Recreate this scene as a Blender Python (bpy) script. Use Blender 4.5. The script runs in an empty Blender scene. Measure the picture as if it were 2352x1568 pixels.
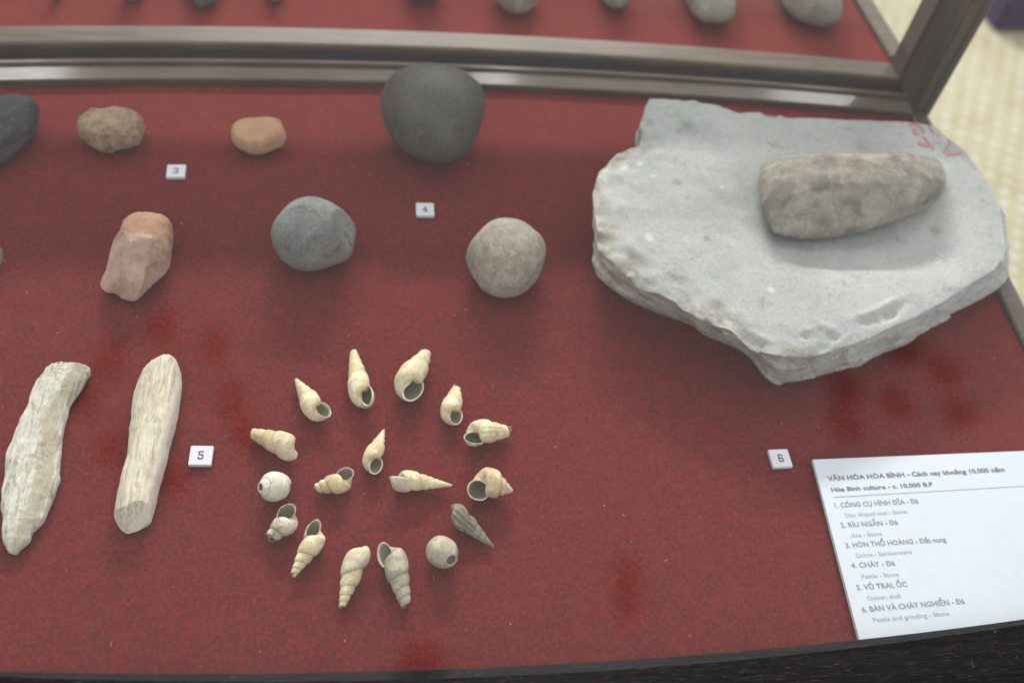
import bpy, bmesh, math, random
from mathutils import Vector, Matrix, noise
from mathutils.bvhtree import BVHTree
random.seed(7)
S = bpy.context.scene
COL = S.collection
R_ = math.radians

# ------------------------------------------------------------------ camera
CX = Vector((0.98914815, -0.00532195, 0.14682513))   # world axes written in camera terms (right, down, forward)
CY = Vector((-0.09192342, -0.80199874, 0.59021023))
CZ = Vector((0.1146125, -0.59730202, -0.79378478))
CAM = Vector((0, 0, 0.61))
FPX, CU, CV = 2297.0, 1176.0, 784.0
cam_d = bpy.data.cameras.new('camera')
cam_o = bpy.data.objects.new('camera', cam_d); COL.objects.link(cam_o)
right = Vector((CX[0], CY[0], CZ[0])); down = Vector((CX[1], CY[1], CZ[1])); fwd = Vector((CX[2], CY[2], CZ[2]))
m = Matrix((right, -down, -fwd)).transposed().to_4x4()
cam_o.matrix_world = Matrix.Translation(CAM) @ m
cam_d.lens = 36.0 * FPX / 2352.0
cam_d.sensor_width = 36.0
cam_d.clip_start = 0.01; cam_d.clip_end = 50
cam_d.dof.use_dof = True; cam_d.dof.focus_distance = 0.665; cam_d.dof.aperture_fstop = 4.2
S.camera = cam_o

# ------------------------------------------------------------------ light
w = bpy.data.worlds.new("World"); S.world = w; w.use_nodes = True
bg = w.node_tree.nodes['Background']
bg.inputs[0].default_value = (0.98, 0.985, 1.0, 1); bg.inputs[1].default_value = 0.71

def area(name, loc, target, sx, sy, power, color=(1, 1, 1)):
    d = bpy.data.lights.new(name, 'AREA'); d.shape = 'RECTANGLE'; d.size = sx; d.size_y = sy
    d.energy = power; d.color = color
    o = bpy.data.objects.new(name, d); COL.objects.link(o); o.location = loc
    v = (Vector(target) - Vector(loc)).normalized()
    o.rotation_euler = v.to_track_quat('-Z', 'Y').to_euler()
    return o
area('ceiling_tube_light', (0.25, 4.0, 1.79), (0.15, 0.5, 0), 2.0, 0.09, 150, (1.0, 0.97, 0.93))
def rail_mirror(u, v, zc):
    """where a viewer at the camera sees the ceiling mirrored in the varnished divider rail"""
    d = Vector((CX[0]*(u-CU)/FPX + CX[1]*(v-CV)/FPX + CX[2], CY[0]*(u-CU)/FPX + CY[1]*(v-CV)/FPX + CY[2], CZ[0]*(u-CU)/FPX + CZ[1]*(v-CV)/FPX + CZ[2])).normalized()
    p = CAM + d*((0.008-CAM.z)/d.z); n_ = Vector((0, -0.193, 0.981)); q = d - n_*(2*d.dot(n_)); return p + q*((zc-p.z)/q.z)
for nm, u, v, wu, pw_ in (('left', 95, 166, 210, 15), ('middle', 1130, 190, 90, 7), ('right', 1840, 215, 200, 13), ('far_right', 2010, 226, 50, 5)):
    a_ = rail_mirror(u, v, 2.4); sz = (rail_mirror(u+wu/2, v, 2.4) - rail_mirror(u-wu/2, v, 2.4)).length
    area('ceiling_panel_light_'+nm, a_, a_ - Vector((0, 0, 1)), sz, 0.9, pw_, (0.97, 0.98, 1.0))
S.view_settings.view_transform = 'Standard'; S.view_settings.look = 'None'
S.view_settings.exposure = 0.2; S.view_settings.gamma = 1.0
S.render.engine = 'CYCLES'

# ------------------------------------------------------------------ helpers
def ray(u, v):
    a = (u - CU) / FPX; b = (v - CV) / FPX
    return Vector((CX[0]*a + CX[1]*b + CX[2], CY[0]*a + CY[1]*b + CY[2], CZ[0]*a + CZ[1]*b + CZ[2]))
def P(u, v, z=0.0):
    d = ray(u, v); t = (z - CAM.z) / d.z
    return CAM + d * t
def proj(p):
    q = Vector(p) - CAM
    x = right.dot(q); y = down.dot(q); z = fwd.dot(q)
    return (CU + FPX * x / z, CV + FPX * y / z)

def tag(o, label=None, cat=None, group=None, kind=None):
    if label: o['label'] = label
    if cat: o['category'] = cat
    if group: o['group'] = group
    if kind: o['kind'] = kind
    return o
def link(name, me, mat, parent=None, loc=None, smooth=False):
    o = bpy.data.objects.new(name, me); COL.objects.link(o)
    if mat and not me.materials: me.materials.append(mat)
    if parent: o.parent = parent
    if loc is not None: o.location = loc
    if smooth:
        me.polygons.foreach_set('use_smooth', [True] * len(me.polygons))
    return o
def mesh(name, vs, fs):
    me = bpy.data.meshes.new(name); me.from_pydata([tuple(v) for v in vs], [], fs); me.update()
    return me
def fix_normals(me):
    bm = bmesh.new(); bm.from_mesh(me); bmesh.ops.recalc_face_normals(bm, faces=bm.faces); bm.to_mesh(me); bm.free()
def box_mesh(name, x0, x1, y0, y1, z0, z1, bevel=0.0):
    bm = bmesh.new()
    v = [bm.verts.new(p) for p in ((x0,y0,z0),(x1,y0,z0),(x1,y1,z0),(x0,y1,z0),(x0,y0,z1),(x1,y0,z1),(x1,y1,z1),(x0,y1,z1))]
    for f in ((0,3,2,1),(4,5,6,7),(0,1,5,4),(1,2,6,5),(2,3,7,6),(3,0,4,7)): bm.faces.new([v[i] for i in f])
    if bevel: bmesh.ops.bevel(bm, geom=list(bm.edges), offset=bevel, segments=2, affect='EDGES')
    me = bpy.data.meshes.new(name); bm.to_mesh(me); bm.free(); return me
def sweep_x(name, xs, profile, yoff):
    """profile: closed list of (y,z); swept along xs, each station shifted by yoff(x)"""
    n = len(profile); vs = []; fs = []
    for x in xs:
        for (y, z) in profile: vs.append((x, y + yoff(x), z))
    for i in range(len(xs) - 1):
        for j in range(n):
            k = (j + 1) % n
            fs.append((i*n + j, i*n + k, (i+1)*n + k, (i+1)*n + j))
    fs.append(tuple(range(n))); fs.append(tuple((len(xs)-1)*n + j for j in reversed(range(n))))
    me = mesh(name, vs, fs); fix_normals(me); return me

class NT:
    def __init__(s, name):
        s.m = bpy.data.materials.new(name); s.m.use_nodes = True
        s.t = s.m.node_tree; s.n = s.t.nodes; s.l = s.t.links
        s.b = s.n['Principled BSDF']; s.out = s.n['Material Output']
        s.tc = s.n.new('ShaderNodeTexCoord')
    def map(s, scale=(1,1,1), rot=(0,0,0), src='Object', loc=(0,0,0)):
        mp = s.n.new('ShaderNodeMapping'); s.l.new(s.tc.outputs[src], mp.inputs[0])
        mp.inputs['Scale'].default_value = scale; mp.inputs['Rotation'].default_value = rot; mp.inputs['Location'].default_value = loc
        return mp.outputs[0]
    def noise(s, scale, detail=4, rough=0.55, vec=None, dist=0.0):
        q = s.n.new('ShaderNodeTexNoise'); q.inputs['Scale'].default_value = scale
        q.inputs['Detail'].default_value = detail; q.inputs['Roughness'].default_value = rough; q.inputs['Distortion'].default_value = dist
        s.l.new(vec if vec else s.tc.outputs['Object'], q.inputs['Vector']); return q.outputs[0]
    def vor(s, scale, vec=None, feature='F1'):
        q = s.n.new('ShaderNodeTexVoronoi'); q.inputs['Scale'].default_value = scale; q.feature = feature
        s.l.new(vec if vec else s.tc.outputs['Object'], q.inputs['Vector']); return q.outputs['Distance']
    def ramp(s, fac, stops):
        q = s.n.new('ShaderNodeValToRGB'); e = q.color_ramp.elements
        while len(e) < len(stops): e.new(0.5)
        for i, (p, c) in enumerate(stops):
            e[i].position = p; e[i].color = (*c, 1) if len(c) == 3 else c
        s.l.new(fac, q.inputs[0]); return q.outputs[0]
    def mix(s, fac, a, b, mode='MIX'):
        q = s.n.new('ShaderNodeMix'); q.data_type = 'RGBA'; q.blend_type = mode
        for sock, v in ((q.inputs[0], fac), (q.inputs[6], a), (q.inputs[7], b)):
            if hasattr(v, 'links'): s.l.new(v, sock)
            elif isinstance(v, (int, float)): sock.default_value = v
            else: sock.default_value = (*v, 1)
        return q.outputs[2]
    def math(s, op, a, b=0.5):
        q = s.n.new('ShaderNodeMath'); q.operation = op
        for i, v in enumerate((a, b)):
            if hasattr(v, 'links'): s.l.new(v, q.inputs[i])
            else: q.inputs[i].default_value = v
        return q.outputs[0]
    def attr(s, name):
        q = s.n.new('ShaderNodeAttribute'); q.attribute_name = name; return q.outputs['Fac']
    def bump(s, h, strength=0.3, dist=0.001):
        q = s.n.new('ShaderNodeBump'); q.inputs['Strength'].default_value = strength; q.inputs['Distance'].default_value = dist
        s.l.new(h, q.inputs['Height']); s.l.new(q.outputs[0], s.b.inputs['Normal'])
    def done(s, col, rough=0.8, spec=0.3):
        if hasattr(col, 'links'): s.l.new(col, s.b.inputs['Base Color'])
        else: s.b.inputs['Base Color'].default_value = (*col, 1)
        if hasattr(rough, 'links'): s.l.new(rough, s.b.inputs['Roughness'])
        else: s.b.inputs['Roughness'].default_value = rough
        s.b.inputs['Specular IOR Level'].default_value = spec
        return s.m

def stone_mat(name, ca, cb, speck, spot=None, sc=60, rough=0.85, spec=0.25, bump=0.4, specks=0.55, spotpos=0.62):
    t = NT(name)
    big = t.noise(sc, 5, 0.6); fine = t.noise(sc*9, 4, 0.7); gr = t.noise(sc*30, 2, 0.6)
    c = t.ramp(big, [(0.35, ca), (0.65, cb)])
    c = t.mix(t.ramp(fine, [(specks, (0,0,0)), (specks+0.12, (1,1,1))]), c, speck)
    if spot:
        sp = t.noise(sc*1.7, 3, 0.5, t.map(loc=(3.1, 1.7, 0.4)))
        c = t.mix(t.ramp(sp, [(spotpos, (0,0,0)), (spotpos+0.08, (1,1,1))]), c, spot)
    c = t.mix(0.35, c, t.ramp(gr, [(0.3, (0.25,0.25,0.25)), (0.7, (0.9,0.9,0.9))]), 'SOFT_LIGHT')
    pit = t.vor(sc*6, t.map(loc=(0.3, 0.7, 0.1))); grains = t.noise(sc*14, 3, 0.75, t.map(loc=(5, 4, 3)))
    c = t.mix(t.ramp(grains, [(0.36, (0.55,0.55,0.55)), (0.44, (0,0,0))]), c, tuple(x*0.55 for x in ca))
    c = t.mix(t.ramp(grains, [(0.58, (0,0,0)), (0.66, (0.5,0.5,0.5))]), c, tuple(min(0.8, x*1.45) for x in cb))
    t.bump(t.mix(0.5, t.mix(0.4, fine, grains), t.mix(0.5, big, t.ramp(pit, [(0.05, (0,0,0)), (0.35, (1,1,1))]))), min(1.0, bump*1.5), 0.0018)
    return t.done(c, rough, spec)

# materials ---------------------------------------------------------
t = NT('red_felt')
a = t.noise(330, 4, 0.7); b2 = t.noise(620, 3, 0.65); fi = t.noise(1500, 2, 0.7, t.map(scale=(1, 0.35, 1)))
c = t.ramp(a, [(0.34, (0.105, 0.014, 0.013)), (0.52, (0.165, 0.018, 0.015)), (0.68, (0.240, 0.026, 0.018))])
c = t.mix(t.ramp(b2, [(0.38, (0.85,0.85,0.85)), (0.50, (0,0,0))]), c, (0.080, 0.026, 0.020))
c = t.mix(t.ramp(t.noise(170, 2, 0.5, t.map(loc=(5,2,0))), [(0.52, (0,0,0)), (0.72, (0.6,0.6,0.6))]), c, (0.19, 0.012, 0.026))
c = t.mix(t.ramp(t.noise(60, 3, 0.5, t.map(loc=(1,8,0))), [(0.5, (0,0,0)), (0.75, (0.35,0.35,0.35))]), c, (0.22, 0.032, 0.014))
c = t.mix(0.35, c, t.ramp(fi, [(0.3, (0.1,0.1,0.1)), (0.7, (1,1,1))]), 'SOFT_LIGHT')
c = t.mix(t.ramp(t.vor(55), [(0.016, (1,1,1)), (0.03, (0,0,0))]), c, t.mix(t.ramp(t.noise(31, 1), [(0.55, (0,0,0)), (0.58, (1,1,1))]), c, (0.60, 0.55, 0.5)))
t.bump(fi, 0.5, 0.0008)
M_FELT = t.done(c, 0.95, 0.1)
t.b.inputs['Sheen Weight'].default_value = 0.15; t.b.inputs['Sheen Tint'].default_value = (1, 0.5, 0.45, 1)

def wood_mat(name, ca, cb, rough, spec, grain=(2, 60, 60), rot=(0,0,0), pores=None, coat=0.0, bumpk=0.15):
    t = NT(name)
    vec = t.map(scale=grain, rot=rot)
    g = t.noise(6, 5, 0.6, vec, 0.3); g2 = t.noise(30, 3, 0.6, vec)
    c = t.ramp(g, [(0.3, ca), (0.7, cb)])
    c = t.mix(0.4, c, t.ramp(g2, [(0.3, (0.2,0.2,0.2)), (0.7, (0.9,0.9,0.9))]), 'SOFT_LIGHT')
    if pores:
        pv = t.noise(14, 2, 0.5, t.map(scale=pores[0], rot=pores[1]))
        c = t.mix(t.ramp(pv, [(0.63, (0,0,0)), (0.72, (1,1,1))]), c, pores[2])
    c = t.mix(t.ramp(t.noise(70, 5, 0.75, t.map(loc=(2,2,7))), [(0.66, (0,0,0)), (0.72, (0.35,0.35,0.35))]), c, (0.34, 0.32, 0.29))
    c = t.mix(t.ramp(t.noise(9, 3, 0.6, t.map(loc=(6,1,3))), [(0.35, (0.45,0.45,0.45)), (0.6, (0,0,0))]), c, tuple(x*0.6 for x in ca))
    t.bump(g2, bumpk, 0.0005)
    m_ = t.done(c, rough, spec)
    t.b.inputs['Coat Weight'].default_value = coat; t.b.inputs['Coat Roughness'].default_value = 0.10
    return m_
M_WOOD = wood_mat('brown_lacquered_wood', (0.080, 0.058, 0.040), (0.165, 0.124, 0.090), 0.42, 0.2, coat=0.55)
M_POST = wood_mat('brown_post_wood', (0.055, 0.041, 0.030), (0.12, 0.090, 0.065), 0.55, 0.3, grain=(60, 60, 2))
M_FRONT = wood_mat('black_stained_wood', (0.007, 0.006, 0.007), (0.020, 0.017, 0.018), 0.60, 0.05,
                   grain=(3, 70, 20), rot=(0, 0, R_(-14)), pores=((9, 260, 30), (0, 0, R_(-13)), (0.11, 0.095, 0.075)), coat=0.0)
t = NT('painted_channel_shade'); M_CHANNEL_SHADE = t.done(t.ramp(t.noise(200), [(0.3, (0.012,0.011,0.013)), (0.7, (0.03,0.027,0.03))]), 0.95, 0.02)  # near-black tone paints the shade down in the divider channel

def glass_mat(name, tint, k):
    m_ = bpy.data.materials.new(name); m_.use_nodes = True; nt = m_.node_tree
    for n_ in list(nt.nodes):
        if n_.type != 'OUTPUT_MATERIAL': nt.nodes.remove(n_)
    out = nt.nodes['Material Output']
    tr = nt.nodes.new('ShaderNodeBsdfTransparent'); tr.inputs[0].default_value = (*tint, 1)
    gl = nt.nodes.new('ShaderNodeBsdfGlossy'); gl.inputs['Roughness'].default_value = 0.075
    fr = nt.nodes.new('ShaderNodeFresnel'); fr.inputs[0].default_value = 1.5
    tc = nt.nodes.new('ShaderNodeTexCoord')
    sm = nt.nodes.new('ShaderNodeTexNoise'); sm.inputs['Scale'].default_value = 7; sm.inputs['Detail'].default_value = 5
    nt.links.new(tc.outputs['Object'], sm.inputs['Vector'])
    mr = nt.nodes.new('ShaderNodeMapRange'); mr.inputs[3].default_value = k*0.85; mr.inputs[4].default_value = k*1.15
    nt.links.new(sm.outputs[0], mr.inputs[0])
    mu = nt.nodes.new('ShaderNodeMath'); mu.operation = 'MULTIPLY'; mu.use_clamp = True
    ge = nt.nodes.new('ShaderNodeNewGeometry'); ib = nt.nodes.new('ShaderNodeMath'); ib.operation = 'SUBTRACT'; ib.inputs[0].default_value = 1.0
    nt.links.new(ge.outputs['Backfacing'], ib.inputs[1]); m3 = nt.nodes.new('ShaderNodeMath'); m3.operation = 'MULTIPLY'
    nt.links.new(fr.outputs[0], m3.inputs[0]); nt.links.new(ib.outputs[0], m3.inputs[1])   # only the outer skins reflect: no false total reflection inside the thin sheet
    nt.links.new(m3.outputs[0], mu.inputs[0]); nt.links.new(mr.outputs[0], mu.inputs[1])
    mx = nt.nodes.new('ShaderNodeMixShader')
    nt.links.new(mu.outputs[0], mx.inputs[0]); nt.links.new(tr.outputs[0], mx.inputs[1]); nt.links.new(gl.outputs[0], mx.inputs[2])
    nt.links.new(mx.outputs[0], out.inputs[0]); return m_
M_GLASS = glass_mat('clear_case_glass', (0.985, 0.99, 0.985), 1.3)
M_GLASS2 = glass_mat('hazy_divider_glass', (0.985, 0.99, 0.985), 2.3)  # reflection boosted to put a haze over the far tray

# ------------------------------------------------------------------ floor
t = NT('cream_dotted_floor')
v = t.map(scale=(26, 26, 1), rot=(0, 0, R_(28)))
dots = t.vor(1.0, v); 
q = [n_ for n_ in t.n if n_.type == 'TEX_VORONOI'][-1]; q.inputs['Randomness'].default_value = 0.12
c = t.ramp(t.noise(14, 4, 0.6), [(0.3, (0.34, 0.30, 0.18)), (0.7, (0.42, 0.385, 0.26))])
c = t.mix(t.ramp(dots, [(0.14, (1,1,1)), (0.32, (0,0,0))]), c, (0.52, 0.51, 0.46))
M_FLOOR = t.done(c, 0.35, 0.4)
fl = link('floor', mesh('floor', [(-4,-2,-0.8),(5,-2,-0.8),(5,6,-0.8),(-4,6,-0.8)], [(0,1,2,3)]), M_FLOOR); tag(fl, kind='structure')

# ------------------------------------------------------------------ display case
case = bpy.data.objects.new('display_case', None); COL.objects.link(case); case.location = (0, 0, 0)
tag(case, 'wooden museum display case lined with red felt, glass lid and glass divider', 'display case')
cl = lambda x, a, b: max(a, min(b, x))
bow_back = lambda x: -0.104 * cl(x - 0.08, -0.6, 0.49) ** 2
bow_front = lambda x: 0.128 * cl(x - 0.11, -0.5, 0.5) ** 2
XL, XR = -0.75, 0.5375
xs = [XL + (XR - XL) * i / 60 for i in range(61)]
# felt: subdivided sheet with a very slight unevenness
def sheet(name, x0, x1, y0, y1, nx, ny, z, amp):
    vs = []; fs = []
    for j in range(ny + 1):
        for i in range(nx + 1):
            x = x0 + (x1-x0)*i/nx; y = y0 + (y1-y0)*j/ny
            vs.append((x, y, z + amp * (noise.noise(Vector((x*9, y*9, 3))) - 0.6)))
    for j in range(ny):
        for i in range(nx):
            a = j*(nx+1) + i; fs.append((a, a+1, a+nx+2, a+nx+1))
    return mesh(name, vs, fs)
f1 = link('felt_lining', sheet('felt_lining', XL, XR + 0.006, 0.15, 0.755, 120, 60, 0.0, 0.0008), M_FELT, case, smooth=True)
f2 = link('felt_lining', sheet('felt_lining', XL, XR + 0.02, 0.765, 1.35, 120, 60, 0.0, 0.0008), M_FELT, case, smooth=True)
link('case_body', box_mesh('case_body', XL, 0.555, 0.145, 1.36, -0.12, -0.004, 0.002), M_POST, case)
# divider bottom rail, near and far half with a dark strip between, its colour standing for the shaded recess
YB = 0.7488
near = [(YB, -0.002), (YB, 0.0055), (YB+0.0010, 0.0066), (YB+0.0142, 0.0092), (YB+0.0150, 0.0080), (YB+0.0166, 0.0082), (YB+0.0175, 0.0118), (YB+0.0200, 0.0125), (YB+0.0225, 0.0112), (YB+0.0232, 0.0080), (YB+0.0232, -0.002)]
link('divider_rail', sweep_x('divider_rail', xs, near, bow_back), M_WOOD, case)
far = [(YB+0.0452, -0.002), (YB+0.0452, 0.0104), (YB+0.0475, 0.0116), (YB+0.050, 0.0094), (YB+0.0720, 0.0098), (YB+0.0735, 0.0080), (YB+0.0735, -0.002)]
link('divider_rail', sweep_x('divider_rail', xs, far, bow_back), M_WOOD, case)
link('divider_shade_strip', sweep_x('divider_shade_strip', xs, [(YB+0.0234, -0.002), (YB+0.0234, 0.0052), (YB+0.034, 0.0040), (YB+0.0450, 0.0052), (YB+0.0450, -0.002)], bow_back), M_CHANNEL_SHADE, case)
ps = [(YB+0.0325, 0.0055), (YB+0.0325, 0.40), (YB+0.0375, 0.40), (YB+0.0375, 0.0055)]
link('divider_pane', sweep_x('divider_pane', xs, ps, bow_back), M_GLASS2, case)
link('divider_top_rail', box_mesh('divider_top_rail', XL, 0.536, 0.735, 0.79, 0.401, 0.43, 0.002), M_POST, case)
# corner post
def post():
    bm = bmesh.new()
    x0, x1, y0, y1 = 0.5380, 0.5610, 0.7310, 0.8020
    prof = [(x0, y0+0.003), (x0+0.003, y0), (x0+0.010, y0), (x0+0.0115, y0+0.0016), (x0+0.0135, y0+0.0016), (x0+0.015, y0), (x1-0.003, y0), (x1, y0+0.003), (x1, y1),
            (x0, y1), (x0, y0+0.045), (x0+0.003, y0+0.043), (x0+0.003, y0+0.028), (x0, y0+0.026)]
    zs = [0.0 + 0.43 * i / 8 for i in range(9)]
    rings = [[bm.verts.new((x, y, z)) for x, y in prof] for z in zs]
    n = len(prof)
    for a, b in zip(rings, rings[1:]):
        for j in range(n): bm.faces.new((a[j], a[(j+1)%n], b[(j+1)%n], b[j]))
    bm.faces.new(rings[-1]); bm.faces.new(rings[0][::-1])
    bmesh.ops.recalc_face_normals(bm, faces=bm.faces)
    me = bpy.data.meshes.new('corner_post'); bm.to_mesh(me); bm.free(); return me
link('corner_post', post(), M_POST, case)
# side rails
def rail_y(name, pts, wd, h, mat):
    """pts: (x,y) stations of the inner edge"""
    prof = [(0, -0.002), (0, h-0.004), (0.0015, h-0.0025), (wd-0.004, h), (wd-0.001, h-0.001), (wd, h-0.004), (wd, -0.004)]
    vs = []; fs = []; n = len(prof)
    for (x, y) in pts:
        for (dx, z) in prof: vs.append((x+dx, y, z))
    for i in range(len(pts)-1):
        for j in range(n): fs.append((i*n+j, i*n+(j+1)%n, (i+1)*n+(j+1)%n, (i+1)*n+j))
    fs.append(tuple(range(n))); fs.append(tuple((len(pts)-1)*n + j for j in range(n)))
    me = mesh(name, vs, fs); fix_normals(me); return link(name, me, mat, case)
rail_y('side_rail', [(XR+0.0006, 0.236), (XR+0.0006, 0.5), (XR+0.0004, 0.7295)], 0.0165, 0.0062, M_WOOD)
pa = P(2049, 122, 0.008); pb = P(1974, 0, 0.008); dd = (pb - pa)
pc = pa + dd * 3.2
rail_y('side_rail', [(pa.x, pa.y), (pb.x, pb.y), (pc.x, pc.y)], 0.018, 0.0075, M_WOOD)
# front rail
YF = 0.1975
frp = [(YF, -0.002), (YF, 0.019), (YF-0.0008, 0.0200), (YF-0.034, 0.0200), (YF-0.038, 0.0190), (YF-0.0415, 0.0165), (YF-0.043, 0.012), (YF-0.043, -0.05), (YF, -0.05)]
link('front_rail', sweep_x('front_rail', [XL + (0.60 - XL) * i / 60 for i in range(61)], frp, bow_front), M_FRONT, case)
# lid pane, sloping from the front rail up to the divider
lid0 = Vector((0, YF - 0.005, 0.0204)); lid1 = Vector((0, 0.76, 0.4305))
td = (lid1 - lid0).normalized(); nn = Vector((0, -td.z, td.y))
# one flat sheet, its lower edge cut to follow the slightly bowed rail
lid = []; lf_ = []; nx_l = 40
for i in range(nx_l+1):
    x = XL + (0.558 - XL)*i/nx_l; q0 = lid0 + td*(bow_front(x)/td.y)
    for k_, p in enumerate((q0, lid1, lid1 + nn*0.004, q0 + nn*0.004)): lid.append((x, p.y, p.z))
for i in range(nx_l):
    a_ = 4*i
    for k_ in range(4): lf_.append((a_+k_, a_+(k_+1) % 4, a_+4+(k_+1) % 4, a_+4+k_))
lf_ += [(0,1,2,3), (4*nx_l, 4*nx_l+1, 4*nx_l+2, 4*nx_l+3)]
me = mesh('lid_pane', lid, lf_); fix_normals(me); link('lid_pane', me, M_GLASS, case, smooth=False)
# unseen bar, added to throw the soft band of shade across the felt
link('shade_bar', box_mesh('shade_bar', XL, 0.60, 1.00, 1.022, 0.188, 0.245, 0.002), M_POST, case)

# ------------------------------------------------------------------ stones from outlines
def resample(poly, cx, cy, N):
    """radius of polygon (world xy) at N angles round (cx,cy)"""
    out = []
    for k in range(N):
        a = 2*math.pi*k/N; dx, dy = math.cos(a), math.sin(a); best = None
        for i in range(len(poly)):
            x0, y0 = poly[i][0]-cx, poly[i][1]-cy; x1, y1 = poly[(i+1)%len(poly)][0]-cx, poly[(i+1)%len(poly)][1]-cy
            ex, ey = x1-x0, y1-y0; den = dx*ey - dy*ex
            if abs(den) < 1e-12: continue
            tt = (x0*ey - y0*ex)/den; uu = (x0*dy - y0*dx)/den
            if tt > 0 and -1e-6 <= uu <= 1+1e-6: best = tt if best is None else max(best, tt)
        out.append(best if best else 0.001)
    return out
def smooth(r, n=1):
    N = len(r)
    for _ in range(n): r = [(r[i-1] + 2*r[i] + r[(i+1)%N])/4 for i in range(N)]
    return r
def stone(name, outline, height, mat, base=0.0, belly=0.42, pw=0.85, rough=0.0006, rscale=60, low=0.0, lows=18, N=112, Mr=44, flats=(), iters=9, sm=2, seed=0, peak=(0, 0), chip=None):
    zc = base + height*belly
    poly = [P(u, v, zc) for u, v in outline]
    cx = sum(p.x for p in poly)/len(poly); cy = sum(p.y for p in poly)/len(poly)
    rad = smooth(resample([(p.x, p.y) for p in poly], cx, cy, N), sm)
    off = Vector((seed*3.7, seed*1.9, seed*5.1))
    pcx = sum(u for u, v in outline)/len(outline); pcy = sum(v for u, v in outline)/len(outline)
    NB = 120; want = resample(outline, pcx, pcy, NB)
    def build(rad):
        vs = []; rsm = smooth(rad, 60)
        for j in range(Mr+1):
            ph = -math.pi/2 + math.pi*j/Mr
            cr = abs(math.cos(ph))**pw; sz = math.copysign(abs(math.sin(ph))**(pw if ph > 0 else 0.7), ph)
            hz = height*(1-belly) if sz > 0 else height*belly
            for k in range(N if 0 < j < Mr else 1):
                a = 2*math.pi*k/N; bl = min(1, abs(sz)*1.1); r = (rad[k]*(1-bl) + rsm[k]*bl)*cr
                sh = max(0, sz)
                p = Vector((cx + r*math.cos(a) + peak[0]*sh, cy + r*math.sin(a) + peak[1]*sh, zc + hz*sz))
                q = p + off
                d = noise.fractal(q*rscale, 0.9, 2.1, 5)*rough + (noise.noise(q*lows)*low if low else 0)
                if chip:
                    ca_, cs_, yl_ = chip; wgt = cl((cy + yl_ - p.y)/0.008, 0, 1)
                    if wgt > 0: fq = q*cs_; vp_ = noise.voronoi(fq)[1][0]; d += ca_*wgt*(fq - vp_).dot(noise.noise_vector(vp_*3.7))*1.8
                nrm = Vector((math.cos(a)*cr, math.sin(a)*cr, sz)).normalized()
                p = p + nrm*d
                for (n_, dist) in flats:
                    n_ = Vector(n_).normalized(); e = n_.dot(p - Vector((cx, cy, zc))) - dist
                    if e > 0: p = p - n_*e*0.93
                if p.z < base + 0.0002: p.z = base + 0.0002
                vs.append(p)
        return vs
    for it in range(iters):
        vs = build(rad); worst = [0.0]*N
        for q_, p in enumerate(vs):
            if q_ == 0 or q_ == len(vs)-1: continue
            u, v = proj(p); an_ = (math.atan2(v-pcy, u-pcx) % (2*math.pi))/(2*math.pi)*NB; b0 = int(an_) % NB; fr_ = an_ - int(an_)
            wd_ = want[b0]*(1-fr_) + want[(b0+1) % NB]*fr_
            k = (q_-1) % N; worst[k] = max(worst[k], math.hypot(u-pcx, v-pcy)/wd_)
        new = smooth([cl(1/w_, 0.85, 1.15) for w_ in worst], 2)
        rad = [a_*b_ for a_, b_ in zip(rad, new)]
    vs = build(rad)
    idx = lambda j, k: 0 if j == 0 else (1 + (j-1)*N + k % N if j < Mr else 1 + (Mr-1)*N)
    fs = []
    for j in range(Mr):
        for k in range(N):
            if j == 0: fs.append((0, idx(1, k+1), idx(1, k)))
            elif j == Mr-1: fs.append((idx(j, k), idx(j, k+1), idx(Mr, 0)))
            else: fs.append((idx(j, k), idx(j, k+1), idx(j+1, k+1), idx(j+1, k)))
    c0 = Vector((cx, cy, base))
    me = mesh(name, [p - c0 for p in vs], fs); fix_normals(me)
    return link(name, me, mat, None, c0, smooth=True)

Z = lambda pts, ox, oy, k: [(ox + x*k, oy + y*k) for x, y in pts]
K = 0.3418
# materials
M_OCH1 = stone_mat('buff_ochre_stone', (0.36, 0.25, 0.16), (0.50, 0.38, 0.27), (0.30, 0.17, 0.09), (0.34, 0.16, 0.065), sc=110, bump=1.0, specks=0.54, spotpos=0.56)
M_OCH2 = stone_mat('orange_ochre_clay', (0.52, 0.30, 0.17), (0.60, 0.37, 0.23), (0.44, 0.25, 0.15), sc=60, bump=0.5)
M_DARK = stone_mat('dark_grey_cobble', (0.078, 0.074, 0.065), (0.125, 0.119, 0.104), (0.17, 0.16, 0.135), (0.165, 0.125, 0.085), sc=30, rough=0.7, bump=0.25, specks=0.60, spotpos=0.66)
M_GREY = stone_mat('blue_grey_cobble', (0.155, 0.162, 0.155), (0.27, 0.272, 0.25), (0.34, 0.33, 0.28), (0.16, 0.14, 0.135), sc=35, rough=0.75, bump=0.25, specks=0.60, spotpos=0.56)
M_BEIGE = stone_mat('beige_speckled_cobble', (0.29, 0.25, 0.19), (0.46, 0.42, 0.36), (0.24, 0.20, 0.15), (0.47, 0.435, 0.375), sc=120, bump=0.5, specks=0.53, spotpos=0.58)
t = NT('orange_and_pink_clay')
sx_ = t.n.new('ShaderNodeSeparateXYZ'); t.l.new(t.tc.outputs['Object'], sx_.inputs[0])
big = t.noise(55, 5, 0.65); fine = t.noise(420, 4, 0.7)
yy_ = t.math('ADD', sx_.outputs['Y'], t.math('MULTIPLY', t.math('SUBTRACT', big, 0.5), 0.03))
top_ = t.ramp(big, [(0.35, (0.38, 0.21, 0.125)), (0.65, (0.47, 0.27, 0.165))])
low_ = t.ramp(big, [(0.35, (0.38, 0.24, 0.18)), (0.5, (0.52, 0.34, 0.26)), (0.65, (0.60, 0.43, 0.32))])
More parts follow.
